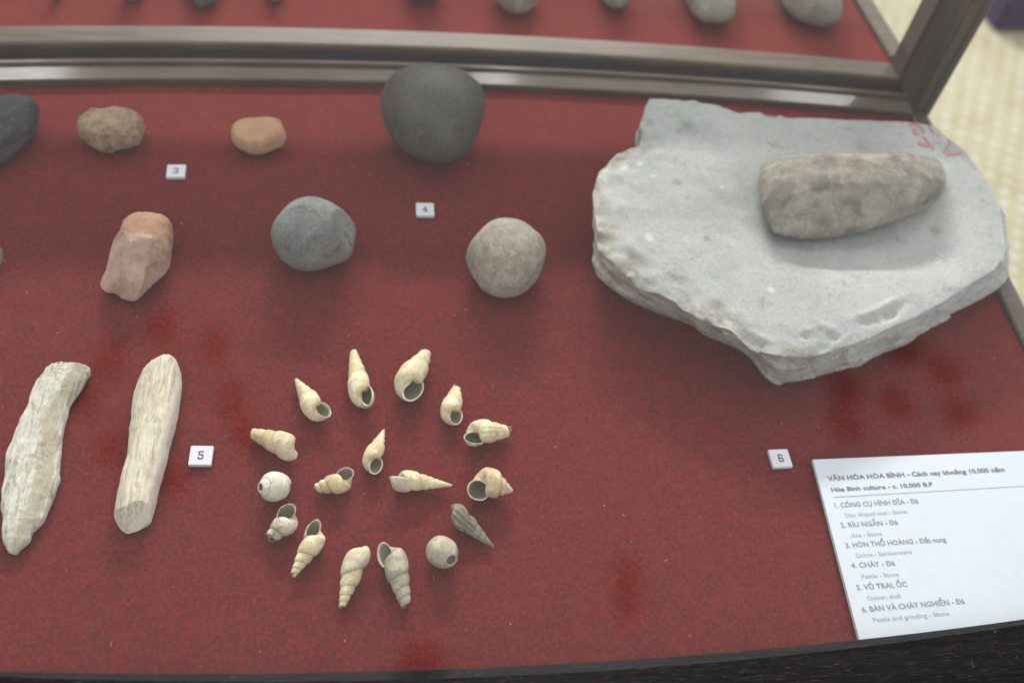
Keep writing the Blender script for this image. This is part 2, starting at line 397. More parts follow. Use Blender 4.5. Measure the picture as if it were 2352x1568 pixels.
c = t.mix(t.ramp(t.math('ADD', t.math('MULTIPLY', yy_, 20), 0.46), [(0.48, (0,0,0)), (0.54, (1,1,1))]), low_, top_)
c = t.mix(t.ramp(fine, [(0.56, (0,0,0)), (0.68, (0.6,0.6,0.6))]), c, (0.27, 0.18, 0.14))
t.bump(t.mix(0.5, fine, big), 0.8, 0.0018); M_PINK = t.done(c, 0.85, 0.2)
M_FAR = stone_mat('far_grey_stone', (0.22, 0.21, 0.18), (0.34, 0.33, 0.29), (0.16, 0.15, 0.13), sc=40)
M_FARD = stone_mat('far_dark_stone', (0.06, 0.06, 0.065), (0.10, 0.10, 0.10), (0.05, 0.05, 0.05), sc=40)
M_BLACK = stone_mat('slate_dark_stone', (0.055, 0.058, 0.058), (0.095, 0.098, 0.092), (0.15, 0.14, 0.12), (0.045,0.045,0.045), sc=45, bump=0.5)
M_OLIVE = stone_mat('olive_grey_stone', (0.26, 0.24, 0.17), (0.36, 0.33, 0.25), (0.20,0.18,0.13), sc=45)

o = stone('ochre_stone', Z([(515,850),(525,790),(560,750),(610,728),(700,730),(780,713),(870,730),(920,755),(960,800),(995,835),(975,875),(955,930),(940,975),(860,1000),(800,1010),(740,1032),(695,1032),(660,1010),(590,970),(530,920)], 0, 0, K),
          0.030, M_OCH1, rough=0.0012, rscale=130, low=0.0006, lows=70, sm=2, seed=1, pw=0.75, chip=(0.0012, 120, 1))
tag(o, 'knobbly buff ochre lump with rusty specks, between the dark stone and orange lump', 'stone')
o = stone('ochre_stone', Z([(1550,890),(1565,840),(1600,798),(1680,795),(1780,785),(1850,790),(1885,800),(1900,850),(1925,890),(1925,930),(1905,985),(1840,1010),(1760,1040),(1690,1040),(1600,1000),(1560,950)], 0, 0, K),
          0.024, M_OCH2, pw=0.68, rough=0.0005, seed=2, flats=[((-0.1,-0.2,1),0.0128)])
tag(o, 'small smooth orange ochre lump with rounded corners, near the dark round stone', 'stone')
o = stone('pestle_stone', Z([(285,720),(290,650),(320,560),(370,490),(440,445),(540,430),(650,430),(760,445),(850,470),(930,520),(985,590),(1000,650),(985,780),(950,900),(900,1000),(830,1060),(740,1095),(640,1095),(540,1070),(450,1020),(370,940),(310,830)], 775.2, 0, K),
          0.078, M_DARK, belly=0.45, pw=0.95, rough=0.0004, rscale=40, low=0.001, lows=16, seed=3, sm=4)
tag(o, 'largest rounded dark grey cobble, touching the divider rail at the back', 'stone')
o = stone('pestle_stone', Z([(62,340),(80,290),(120,240),(190,160),(270,105),(370,88),(450,97),(550,140),(650,210),(720,290),(735,370),(720,470),(695,550),(660,590),(560,630),(450,665),(340,682),(250,660),(150,590),(90,500),(68,420)], 602.9, 424.9, 0.293),
          0.050, M_GREY, belly=0.42, pw=0.8, rough=0.0006, rscale=40, low=0.0015, lows=20, seed=4, flats=[((0.80,-0.25,0.5),0.0285), ((-0.2,-0.30,0.93),0.0275), ((0.25,-0.85,0.35),0.0290)])
tag(o, 'smooth blue-grey cobble with flattened faces, beside the number 4 tile', 'stone')
o = stone('pestle_stone', Z([(1590,570),(1610,490),(1650,420),(1720,340),(1790,280),(1870,255),(1960,260),(2040,280),(2110,330),(2180,390),(2220,460),(2222,540),(2200,640),(2150,750),(2070,830),(1990,875),(1900,888),(1800,870),(1720,820),(1650,720),(1610,650)], 602.9, 424.9, 0.293),
          0.046, M_BEIGE, belly=0.42, pw=0.85, rough=0.0006, rscale=50, low=0.0015, lows=22, seed=5)
tag(o, 'round pale beige speckled cobble, just left of the big grindstone', 'stone')
o = stone('stone_fragment', [(-90,320),(-70,250),(0,220),(30,215),(60,220),(90,232),(92,270),(85,300),(60,335),(30,360),(0,382),(-40,395),(-80,370)],
          0.036, M_BLACK, pw=0.75, rough=0.0010, rscale=60, low=0.002, lows=30, sm=1, seed=6, chip=(0.0018, 60, 1), flats=[((0.5,-0.45,0.7),0.020), ((-0.1,0.3,1),0.017)])
tag(o, 'dark slate-grey chipped stone cut off by the left edge of the photo', 'stone')
o = stone('stone_fragment', [(-60,600),(-50,560),(-15,553),(6,560),(12,572),(11,588),(2,608),(-20,640),(-50,640)], 0.026, M_OLIVE, seed=7, rough=0.0008)
tag(o, 'olive-grey stone of which only a sliver shows at the left edge', 'stone')

fars = [('dark pebble', [(108,-40),(112,-8),(126,4),(142,-8),(146,-40),(126,-55)], 0.02, M_FARD, 'tiny dark stone tip, leftmost in the far tray'),
        ('olive', [(270,-50),(280,-8),(304,5),(330,-8),(338,-50),(304,-70)], 0.025, M_FAR, 'grey-olive stone end in the far tray, second from the left'),
        ('pointed', [(425,-60),(436,0),(458,20),(470,20),(500,2),(512,-60),(470,-80)], 0.022, M_FARD, 'pointed dark grey stone in the far tray, above the orange lump'),
        ('small olive', [(606,-45),(614,-5),(632,5),(650,-5),(656,-45),(630,-60)], 0.022, M_FAR, 'small olive stone end in the far tray, fourth from the left'),
        ('blue', [(925,-60),(938,-5),(973,7),(1010,-5),(1018,-60),(972,-80)], 0.03, M_FARD, 'blackish stone end in the far tray, above the dark round cobble'),
        ('grey', [(1125,-50),(1138,0),(1160,25),(1185,35),(1215,28),(1232,12),(1240,-50),(1185,-80)], 0.035, M_FAR, 'grey chipped stone in the far tray, right of the dark cobble'),
        ('small', [(1370,-50),(1380,0),(1400,18),(1416,22),(1436,14),(1446,-5),(1450,-50),(1410,-80)], 0.03, M_FAR, 'small rounded grey stone in the far tray, third from the right'),
        ('big', [(1558,-70),(1570,-10),(1588,30),(1612,52),(1650,56),(1682,48),(1691,20),(1688,-20),(1670,-80),(1610,-110)], 0.04, M_FAR, 'long grey stone blade in the far tray, second from the right'),
        ('right', [(1775,-80),(1788,-5),(1810,30),(1840,52),(1880,63),(1920,58),(1934,36),(1934,0),(1915,-80),(1840,-120)], 0.042, M_FAR, 'largest grey stone in the far tray, nearest the corner post')]
for i, (nm, ol, h, mt, lab) in enumerate(fars):
    o = stone('far_stone', ol, h, mt, seed=10+i, rough=0.0012, rscale=50, low=0.003, lows=25, N=64, Mr=24)
    tag(o, lab, 'stone', 'stones in the far tray')

# ------------------------------------------------------------------ elongated pieces built row by row along their length
def strip(name, outline, height, mat, base=0.0, rows=120, around=48, ridge=0.0, rough=0.0004, rs=80, flats=(), pw=0.8, seed=0, tilt=0.0, axis=None, dish=0.0, edge=0.25):
    zc = base + height*edge
    poly = [P(u, v, zc) for u, v in outline]
    c0 = Vector((sum(p.x for p in poly)/len(poly), sum(p.y for p in poly)/len(poly), base))
    a0, a1 = (P(*axis[0], zc), P(*axis[1], zc)); d = (a1 - a0).normalized(); ang = math.atan2(d.y, d.x) - math.pi/2
    rot = Matrix.Rotation(-ang, 4, 'Z')
    pl = [(rot @ (p - c0)) for p in poly]
    y0 = min(p.y for p in pl); y1 = max(p.y for p in pl)
    wmax = 0; spans = []
    for i in range(rows+1):
        s = (1 - math.cos(math.pi*i/rows))/2; y = y0 + (y1-y0)*(0.001 + 0.998*s); xsx = []
        for k in range(len(pl)):
            p, q = pl[k], pl[(k+1) % len(pl)]
            if (p.y - y)*(q.y - y) <= 0 and abs(p.y-q.y) > 1e-9: xsx.append(p.x + (q.x-p.x)*(y-p.y)/(q.y-p.y))
        if not xsx: continue
        spans.append([y, min(xsx), max(xsx)]); wmax = max(wmax, max(xsx)-min(xsx))
    vs = []; n = around; across = []
    off = Vector((seed*4.1, seed*2.3, 0))
    for (y, xa, xb) in spans:
        hw = (xb-xa)/2; mx = (xa+xb)/2; hf = min(1, (2*hw/wmax)*1.5)**0.7
        for k in range(n):
            a = 2*math.pi*k/n; ca, sa = math.cos(a), math.sin(a)
            xx = mx + hw*math.copysign(abs(ca)**0.85, ca)
            zz = height*edge + (height*(1-edge) if sa > 0 else height*edge)*math.copysign(abs(sa)**pw, sa)*hf
            if sa > 0:
                zz += tilt*height*ca*sa - dish*height*max(0, sa)**2*hf
                if ridge: zz += ridge*noise.fractal(Vector((xx*420, y*28, seed)), 0.8, 2.0, 4)*sa**0.5
            p = Vector((xx, y, zz)); q = p + off
            p += Vector((ca, 0, sa))*noise.fractal(q*rs, 0.9, 2.1, 5)*rough
            for (n_, dist) in flats:
                n_ = Vector(n_).normalized(); e = n_.dot(p) - dist
                if e > 0: p = p - n_*e*0.95
            p.z = max(p.z, 0.0003)
            vs.append(p); across.append((ca+1)/2)
    m_ = len(spans); fs = []
    for i in range(m_-1):
        for k in range(n): fs.append((i*n+k, i*n+(k+1)%n, (i+1)*n+(k+1)%n, (i+1)*n+k))
    fs.append(tuple(range(n))); fs.append(tuple((m_-1)*n+k for k in range(n)))
    me = mesh(name, vs, fs); fix_normals(me)
    at = me.attributes.new('across', 'FLOAT', 'POINT'); at.data.foreach_set('value', across)
    o = link(name, me, mat, None, c0, smooth=True); o.rotation_euler = (0, 0, ang); return o

def oyster_mat(name, pale, mid, dark, inner, innermix, sc):
    t = NT(name)
    v1 = t.map(scale=sc); g = t.noise(1, 6, 0.72, v1, 1.0); g2 = t.noise(2.3, 4, 0.65, v1, 0.6)
    blot = t.noise(48, 5, 0.65); fine = t.noise(500, 3, 0.7)
    c = t.ramp(g, [(0.30, dark), (0.41, mid), (0.50, pale)])
    c = t.mix(t.ramp(g2, [(0.36, (0.45,0.45,0.45)), (0.42, (0,0,0))]), c, dark)
    c = t.mix(t.ramp(blot, [(0.50, (0,0,0)), (0.66, (0.55,0.55,0.55))]), c, mid)
    ac = t.math('ADD', t.attr('across'), t.math('MULTIPLY', t.math('SUBTRACT', blot, 0.5), 0.5))
    sm = t.mix(t.ramp(blot, [(0.42, (0,0,0)), (0.58, (1,1,1))]), inner, tuple(x*1.28 for x in inner))
    c = t.mix(t.ramp(ac, innermix), c, sm)
    c = t.mix(0.3, c, t.ramp(fine, [(0.3, (0.2,0.2,0.2)), (0.7, (0.95,0.95,0.95))]), 'SOFT_LIGHT')
    t.bump(t.mix(0.5, g, g2), 0.7, 0.0013)
    return t.done(c, 0.75, 0.3)
M_OY1 = oyster_mat('flaky_oyster_shell', (0.70, 0.67, 0.57), (0.50, 0.465, 0.375), (0.25, 0.22, 0.165), (0.37, 0.325, 0.24), [(0.54, (0,0,0)), (0.64, (0.9,0.9,0.9)), (0.93, (0.85,0.85,0.85)), (0.97, (0,0,0))], (340, 46, 120))
M_OY2 = oyster_mat('striped_oyster_shell', (0.76, 0.69, 0.55), (0.55, 0.465, 0.34), (0.33, 0.265, 0.18), (0.60, 0.55, 0.47), [(0.0, (0.8,0.8,0.8)), (0.12, (0,0,0)), (0.86, (0,0,0)), (0.93, (0.9,0.9,0.9))], (380, 34, 120))
k2 = 0.3662
o = strip('oyster_shell', Z([(330,182),(400,180),(470,172),(520,180),(565,200),(565,235),(530,300),(480,370),(440,440),(420,520),(400,600),(385,700),(382,800),(375,900),(350,990),(310,1080),(280,1150),(210,1225),(190,1280),(150,1320),(100,1362),(60,1350),(20,1290),(18,1220),(25,1150),(10,1060),(20,950),(35,850),(38,740),(70,670),(105,580),(140,500),(180,420),(205,330),(240,270),(290,215)], 0, 775.2, k2),
          0.013, M_OY1, rows=260, around=96, ridge=0.0016, rough=0.0007, rs=120, seed=1, axis=((60, 1260), (190, 850)), dish=0.25)
tag(o, 'long curved flaky oyster shell tapering downward, leftmost on the felt', 'oyster shell', 'oyster shells')
o = strip('oyster_shell', Z([(1000,148),(1040,145),(1090,150),(1118,175),(1135,230),(1143,290),(1135,370),(1115,500),(1090,600),(1065,700),(1035,830),(1000,940),(975,1060),(962,1110),(945,1160),(880,1200),(810,1225),(765,1222),(740,1180),(718,1130),(725,1060),(745,980),(770,860),(800,760),(808,650),(825,520),(835,400),(860,310),(890,235),(940,190)], 0, 775.2, k2),
          0.019, M_OY2, rows=240, around=96, ridge=0.0009, rough=0.0004, rs=110, seed=2, axis=((300, 1210), (372, 840)), tilt=0.15, flats=[((0.30,-0.72,0.62),0.0500), ((-0.45,-0.75,0.5),0.0520)])
tag(o, 'straight club-shaped oyster shell with fine stripes, left of the number 5 tile', 'oyster shell', 'oyster shells')
o = stone('ochre_fragment', [(283,505),(300,492),(320,486),(345,487),(362,492),(370,489),(385,500),(396,518),(398,540),(396,570),(390,612),(378,632),(350,655),(325,680),(316,690),(300,692),(280,686),(265,674),(245,672),(232,660),(228,648),(240,630),(248,600),(255,570),(262,548),(275,530)],
          0.036, M_PINK, belly=0.40, pw=0.72, rough=0.0013, rscale=85, N=170, Mr=80, sm=1, seed=3, chip=(0.0034, 62, 0.006),
          flats=[((-0.62,-0.30,0.72),0.0175), ((0.10,-0.55,0.83),0.0215), ((0.72,-0.40,0.55),0.0235), ((-0.25,-0.85,0.45),0.0290)])
tag(o, 'broken pink and orange clay lump with chipped lower end', 'stone')

# ------------------------------------------------------------------ grindstone slab
ZT = 0.050
SC_ = P(1850, 520, ZT); SCX, SCY = SC_.x, SC_.y
outA = [(1494,222),(1530,221),(1560,226),(1600,228),(1640,233),(1680,245),(1706,253),(1745,251),(1800,262),(1900,266),(1990,271),(2088,274),(2132,280),(2152,285),(2182,310),(2217,336),(2240,365),(2264,402),(2290,430),(2296,455),(2302,500),(2311,545),(2310,585),
        (2290,612),(2241,641),(2175,685),(2101,725),(2022,760),(1956,788),(1900,806),(1850,815),(1800,815),(1765,812),(1735,795),(1706,773),(1670,752),(1645,742),(1593,720),(1531,681),(1465,650),(1408,598),(1375,562),(1372,520),(1366,480),(1362,440),(1372,405),(1378,385),(1420,348),(1470,325),(1476,305),(1470,285),(1478,260),(1485,235)]
outB = [(1497,232),(1640,243),(1745,262),(1900,279),(1990,286),(2090,290),(2150,302),(2182,325),(2217,350),(2240,380),(2262,420),(2290,450),(2302,500),(2317,560),(2320,610),(2314,640),(2290,662),(2262,676),(2240,690),(2215,700),(2190,715),(2160,738),(2130,756),(2100,778),(2060,796),(2020,812),(1990,822),(1960,838),(1930,848),(1880,861),(1840,868),(1795,877),(1775,868),(1762,857),(1745,832),(1733,815),(1712,798),(1690,786),(1665,776),(1640,766),(1610,754),(1590,732),(1560,722),(1500,701),(1440,676),(1390,646),(1376,628),(1366,600),(1364,560),(1368,520),(1372,480),(1370,440),(1376,405),(1382,395),(1425,360),(1476,338),(1482,310),(1478,290),(1484,265)]
NS = 300
rA = resample([(P(u, v, ZT).x, P(u, v, ZT).y) for u, v in outA], SCX, SCY, NS)
rB = smooth(resample([(P(u, v, 0.016).x, P(u, v, 0.016).y) for u, v in outB], SCX, SCY, NS), 1)
for k in range(NS):
    if 10 < 360*k/NS < 175: rB[k] = min(rB[k], rA[k]*0.985)      # along the back the sides fall straight or slightly inward
bc = P(1935, 490, 0.04)
gouges = [(P(2045, 717, ZT), R_(28), 0.016, 0.0045, 0.0055), (P(1990, 735, ZT), R_(20), 0.008, 0.004, 0.003), (P(1895, 765, ZT), R_(-40), 0.010, 0.0045, 0.0035), (P(1862, 772, ZT), R_(15), 0.006, 0.004, 0.003), (P(1745, 785, ZT), R_(-35), 0.013, 0.004, 0.003), (P(1450, 590, ZT), R_(-40), 0.015, 0.005, 0.003), (P(1390, 500, ZT), R_(95), 0.013, 0.004, 0.003)]
def slab_top(x, y, f):
    # worn hollow under the pestle, slightly raised ledge along the back
    dx, dy = (x - bc.x - 0.006)/0.110, (y - bc.y + 0.004)/0.062
    hol = math.exp(-(dx*dx + dy*dy)**1.5)
    z = ZT - 0.015*hol
    z += 0.0012*noise.noise(Vector((x*14, y*14, 1))) + 0.0005*noise.noise(Vector((x*60, y*60, 2)))
    z -= 0.003*max(0, (f-0.82)/0.18)**2
    for (gp, ga, gl, gw, gd) in gouges:
        ex, ey = x-gp.x, y-gp.y; la, lb = (ex*math.cos(ga)+ey*math.sin(ga))/gl, (-ex*math.sin(ga)+ey*math.cos(ga))/gw
        q_ = la*la + lb*lb
        if q_ < 6: z -= gd*math.exp(-q_)*(0.75 + 0.6*noise.noise(Vector((x*160, y*160, 3)))) - gd*0.35*math.exp(-(la*la + (lb-1.5)**2*2))
    e = max(0, (f-0.72)/0.28)
    fq = Vector((x*34, y*34, 2.7)); vd_, vp_ = noise.voronoi(fq); z += max(0, (f-0.86)/0.14)*0.0045*((fq - vp_[0]).dot(noise.noise_vector(vp_[0]*3.7))*1.2 - 0.15)*cl((SCX+0.10-x)/0.10, 0.25, 1)
    z += e*(0.0010 + 0.0026*cl((SCX+0.02-x)/0.12, 0, 1))*noise.fractal(Vector((x*48, y*48, 5)), 0.9, 2.0, 4)
    return z
vs = [Vector((SCX, SCY, slab_top(SCX, SCY, 0)))]; NR = 90; side = 22
for j in range(1, NR+1):
    f = j/NR; f = f**0.85
    for k in range(NS):
        a = 2*math.pi*k/NS; r = rA[k]*f
        x, y = SCX + r*math.cos(a), SCY + r*math.sin(a); vs.append(Vector((x, y, slab_top(x, y, f))))
for j in range(1, side+1):
    f = j/side
    for k in range(NS):
        a = 2*math.pi*k/NS; ca, sa = math.cos(a), math.sin(a)
        if f < 0.72:
            g = f/0.72; r = rA[k] + (rB[k]-rA[k])*(g**0.85); z = (ZT-0.003) + (0.014 - (ZT-0.003))*g
        else:
            g = (f-0.72)/0.28; r = rB[k]*(1 - 0.07*g**1.3); z = 0.014*(1-g) + 0.0003
        x, y = SCX + r*ca, SCY + r*sa
        q = Vector((x*38, y*38, z*60)); am = math.sin(math.pi*min(1, f*1.1))
        fq = Vector((x*34, y*34, z*55)) + Vector((1, 1, 1))*0.25*noise.noise(q*0.5); vd_, vp_ = noise.voronoi(fq); rv_ = noise.noise_vector(vp_[0]*3.7); facet = (fq - vp_[0]).dot(rv_)*1.5 + noise.cell(vp_[0]*5.1 + Vector((0.5,0.5,0.5)))*0.5
        steps = noise.cell(Vector((a*6 + noise.noise(q)*1.2, z*70 + noise.noise(q*0.7)*1.5, 1)))
        d = 0.0016*noise.fractal(q, 0.85, 2.1, 5)*am + 0.0038*facet*min(1, am*1.6) + 0.0008*(steps)*am + 0.0016*noise.noise(Vector((x*90, y*90, z*160)))*am
        vs.append(Vector((x + ca*d, y + sa*d, max(0.0003, z + d*0.4*am))))
fs = []
ix = lambda j, k: 0 if j == 0 else 1 + (j-1)*NS + k % NS
for j in range(NR + side):
    for k in range(NS):
        if j == 0: fs.append((0, ix(1, k), ix(1, k+1)))
        else: fs.append((ix(j, k), ix(j+1, k), ix(j+1, k+1), ix(j, k+1)))
fs.append(tuple(ix(NR+side, k) for k in range(NS)))
c0 = Vector((SCX, SCY, 0))
me = mesh('grindstone_slab', [p - c0 for p in vs], fs); fix_normals(me)
rimv = [0.0]
for j in range(1, NR+side+1):
    f_ = (j/NR)**0.85
    for k in range(NS):
        left = 0.5 + 0.5*math.cos(2*math.pi*k/NS - R_(200))          # the weathered crust is strongest on the near left rim
        rimv.append(cl((f_-0.72)/0.28, 0, 1)*(0.35 + 0.6*left) if j <= NR else 0.30 + 0.5*left)
stain = [0.0]*len(vs); pale = [0.0]*len(vs)
sp_ = [(P(u, v, ZT), rr_) for u, v, rr_ in ((1578,290,0.0065),(1560,300,0.004),(1625,545,0.003),(1455,600,0.008),(1650,700,0.005),(1745,800,0.007),(1400,540,0.007))]
wp_ = [(P(u, v, ZT), rr_) for u, v, rr_ in ((1770,665,0.0028),(1435,380,0.003),(1470,375,0.0018),(1660,420,0.0016),(1490,545,0.004),(2160,590,0.002),(1500,405,0.0016))]
for i_, p in enumerate(vs):
    if i_ > NR*NS: break
    stain[i_] = max(math.exp(-((p.x-q.x)**2 + (p.y-q.y)**2)/(rr_*rr_)) for q, rr_ in sp_); pale[i_] = max(1.0 if ((p.x-q.x)**2 + (p.y-q.y)**2) < rr_*rr_ else 0.0 for q, rr_ in wp_)
for nm_, vals in (('stain', stain), ('pale', pale)): at = me.attributes.new(nm_, 'FLOAT', 'POINT'); at.data.foreach_set('value', vals)
at = me.attributes.new('rim', 'FLOAT', 'POINT'); at.data.foreach_set('value', rimv)
t = NT('pale_limestone')
big = t.noise(16, 5, 0.6); med = t.noise(70, 5, 0.65); fine = t.noise(480, 3, 0.7); gr = t.noise(1600, 2, 0.6)
c = t.ramp(big, [(0.32, (0.37, 0.385, 0.37)), (0.52, (0.46, 0.475, 0.46)), (0.70, (0.51, 0.51, 0.48))])
c = t.mix(t.ramp(med, [(0.52, (0,0,0)), (0.72, (0.7,0.7,0.7))]), c, (0.56, 0.54, 0.48))
c = t.mix(t.ramp(t.noise(45, 4, 0.6, t.map(loc=(2,5,1))), [(0.60, (0,0,0)), (0.72, (0.75,0.75,0.75))]), c, (0.28, 0.265, 0.22))
c = t.mix(t.ramp(fine, [(0.58, (0,0,0)), (0.68, (0.45,0.45,0.45))]), c, (0.23, 0.228, 0.21))
c = t.mix(t.ramp(t.vor(120), [(0.04, (1,1,1)), (0.10, (0,0,0))]), c, t.mix(t.ramp(t.noise(40, 1), [(0.58, (0,0,0)), (0.62, (1,1,1))]), c, (0.80, 0.78, 0.72)))
gn = t.noise(260, 5, 0.75, t.map(loc=(6,2,8)))
c = t.mix(t.ramp(gn, [(0.36, (0.3,0.3,0.3)), (0.46, (0,0,0))]), c, (0.27, 0.27, 0.25))
c = t.mix(t.ramp(gn, [(0.55, (0,0,0)), (0.66, (0.35,0.35,0.35))]), c, (0.62, 0.62, 0.59))
c = t.mix(0.55, c, t.ramp(gr, [(0.3, (0.15,0.15,0.15)), (0.7, (0.95,0.95,0.95))]), 'SOFT_LIGHT')
rim = t.math('ADD', t.attr('rim'), t.math('MULTIPLY', t.math('SUBTRACT', t.noise(26, 4, 0.6, t.map(loc=(9,2,4))), 0.5), 1.1))
crust = t.ramp(t.noise(85, 5, 0.7, t.map(loc=(3,3,9))), [(0.34, (0.22,0.19,0.14)), (0.46, (0.38,0.36,0.30)), (0.58, (0.56,0.53,0.46)), (0.72, (0.66,0.63,0.57))])
c = t.mix(t.ramp(rim, [(0.55, (0,0,0)), (0.85, (0.75,0.75,0.75))]), c, crust)
c = t.mix(t.math('MULTIPLY', t.math('MULTIPLY', t.attr('stain'), med), 1.1), c, (0.20, 0.155, 0.095))
c = t.mix(t.math('MULTIPLY', t.attr('pale'), 0.8), c, (0.72, 0.70, 0.62))
t.bump(t.mix(0.5, t.mix(0.5, fine, gn), med), 0.8, 0.0020)
M_SLAB = t.done(c, 0.85, 0.2)
slab = link('grindstone_slab', me, M_SLAB, None, c0)
me.polygons.foreach_set('use_smooth', [i_ < NR*NS for i_ in range(len(me.polygons))])
tag(slab, 'large pale grey grinding slab with rough broken edges and a worn hollow', 'grindstone')
bvh = BVHTree.FromPolygons([tuple(p) for p in vs], fs)
def hit(u, v):
    h = bvh.ray_cast(CAM, ray(u, v).normalized()); return (h[0], h[1]) if h[0] and h[1].z*1 != 0 and h[0].z > 0.035 else (None, None)
# faded red catalogue writing painted on the corner of the slab
t = NT('faded_red_paint'); M_RED = t.done(t.ramp(t.noise(260, 3), [(0.35, (0.47,0.30,0.26)), (0.6, (0.58, 0.14, 0.10))]), 0.7, 0.3)
strokes = [[(640,490),(700,462),(790,475),(870,530),(925,590),(890,612)], [(715,565),(735,620),(775,652),(830,640)],
           [(1000,490),(1040,540),(1085,600),(1120,640)], [(1135,478),(1225,520),(1300,570),(1385,630)], [(1230,560),(1330,590)],
           [(890,700),(950,740),(1000,830),(1060,890),(1095,950)], [(825,790),(840,845),(920,850),(1000,880)],
           [(1170,640),(1200,700)], [(1195,805),(1230,815)], [(1365,745),(1415,800),(1400,850),(1335,920),(1300,990),(1340,1040),(1450,1030),(1620,1015)]]
vs2 = []; fs2 = []
for st in strokes:
    px = Z(st, 2009.7, 229.7, 0.12207); dense = []
    for (a, b) in zip(px, px[1:]):
        for i in range(6): dense.append((a[0]+(b[0]-a[0])*i/6, a[1]+(b[1]-a[1])*i/6))
    dense.append(px[-1]); prev = None
    for i, p in enumerate(dense):
        a = dense[max(0, i-1)]; b = dense[min(len(dense)-1, i+1)]
        dx, dy = b[0]-a[0], b[1]-a[1]; L_ = math.hypot(dx, dy) or 1
        wv = 2.6*(0.75 + 0.4*noise.noise(Vector((p[0]*0.3, p[1]*0.3, 0))))
        nx_, ny_ = -dy/L_*wv, dx/L_*wv
        row = []; hs = [hit(p[0]+nx_*s_, p[1]+ny_*s_) for s_ in (-1, 0, 1)]
        if any(h is None for h, n_ in hs): prev = None; continue
        for h, n_ in hs:
            if n_.z < 0: n_ = -n_
            vs2.append(h + n_*0.0005 - c0); row.append(len(vs2)-1)
        if prev: fs2 += [(prev[0], prev[1], row[1], row[0]), (prev[1], prev[2], row[2], row[1])]
        prev = row
link('painted_number', mesh('painted_number', vs2, fs2), M_RED, slab)

t = NT('mottled_pestle_stone')
v1 = t.map(scale=(1, 1.8, 1)); big = t.noise(38, 5, 0.62, v1, 0.4); med = t.noise(150, 4, 0.65); fine = t.noise(700, 3, 0.7)
c = t.ramp(big, [(0.30, (0.165, 0.145, 0.115)), (0.48, (0.27, 0.245, 0.205)), (0.66, (0.38, 0.345, 0.295))])
c = t.mix(t.ramp(med, [(0.50, (0,0,0)), (0.66, (0.7,0.7,0.7))]), c, (0.39, 0.355, 0.31))
c = t.mix(t.ramp(t.noise(30, 3, 0.5, t.map(loc=(7,3,2))), [(0.54, (0,0,0)), (0.62, (0.75,0.75,0.75))]), c, (0.16, 0.15, 0.132))
c = t.mix(0.4, c, t.ramp(fine, [(0.3, (0.2,0.2,0.2)), (0.7, (0.95,0.95,0.95))]), 'SOFT_LIGHT')
t.bump(med, 0.35, 0.001); M_PEST = t.done(c, 0.8, 0.25)
o = stone('grinding_pestle', [(1744,395),(1752,375),(1775,363),(1830,356),(1880,353),(1950,353),(2050,350),(2105,351),(2140,358),(2162,372),(2172,395),(2174,425),(2165,450),(2140,473),(2100,490),(2050,510),(2000,526),(1930,543),(1890,548),(1840,549),(1795,543),(1768,528),(1752,500),(1745,460),(1741,430)],
          0.042, M_PEST, base=0.0365, belly=0.42, pw=0.72, rough=0.0006, rscale=40, low=0.0008, lows=20, N=140, seed=9, flats=[((0.03,-0.62,0.78),0.0285)], sm=4)
tag(o, 'elongated brown-grey pestle stone lying in the hollow of the grindstone', 'pestle')

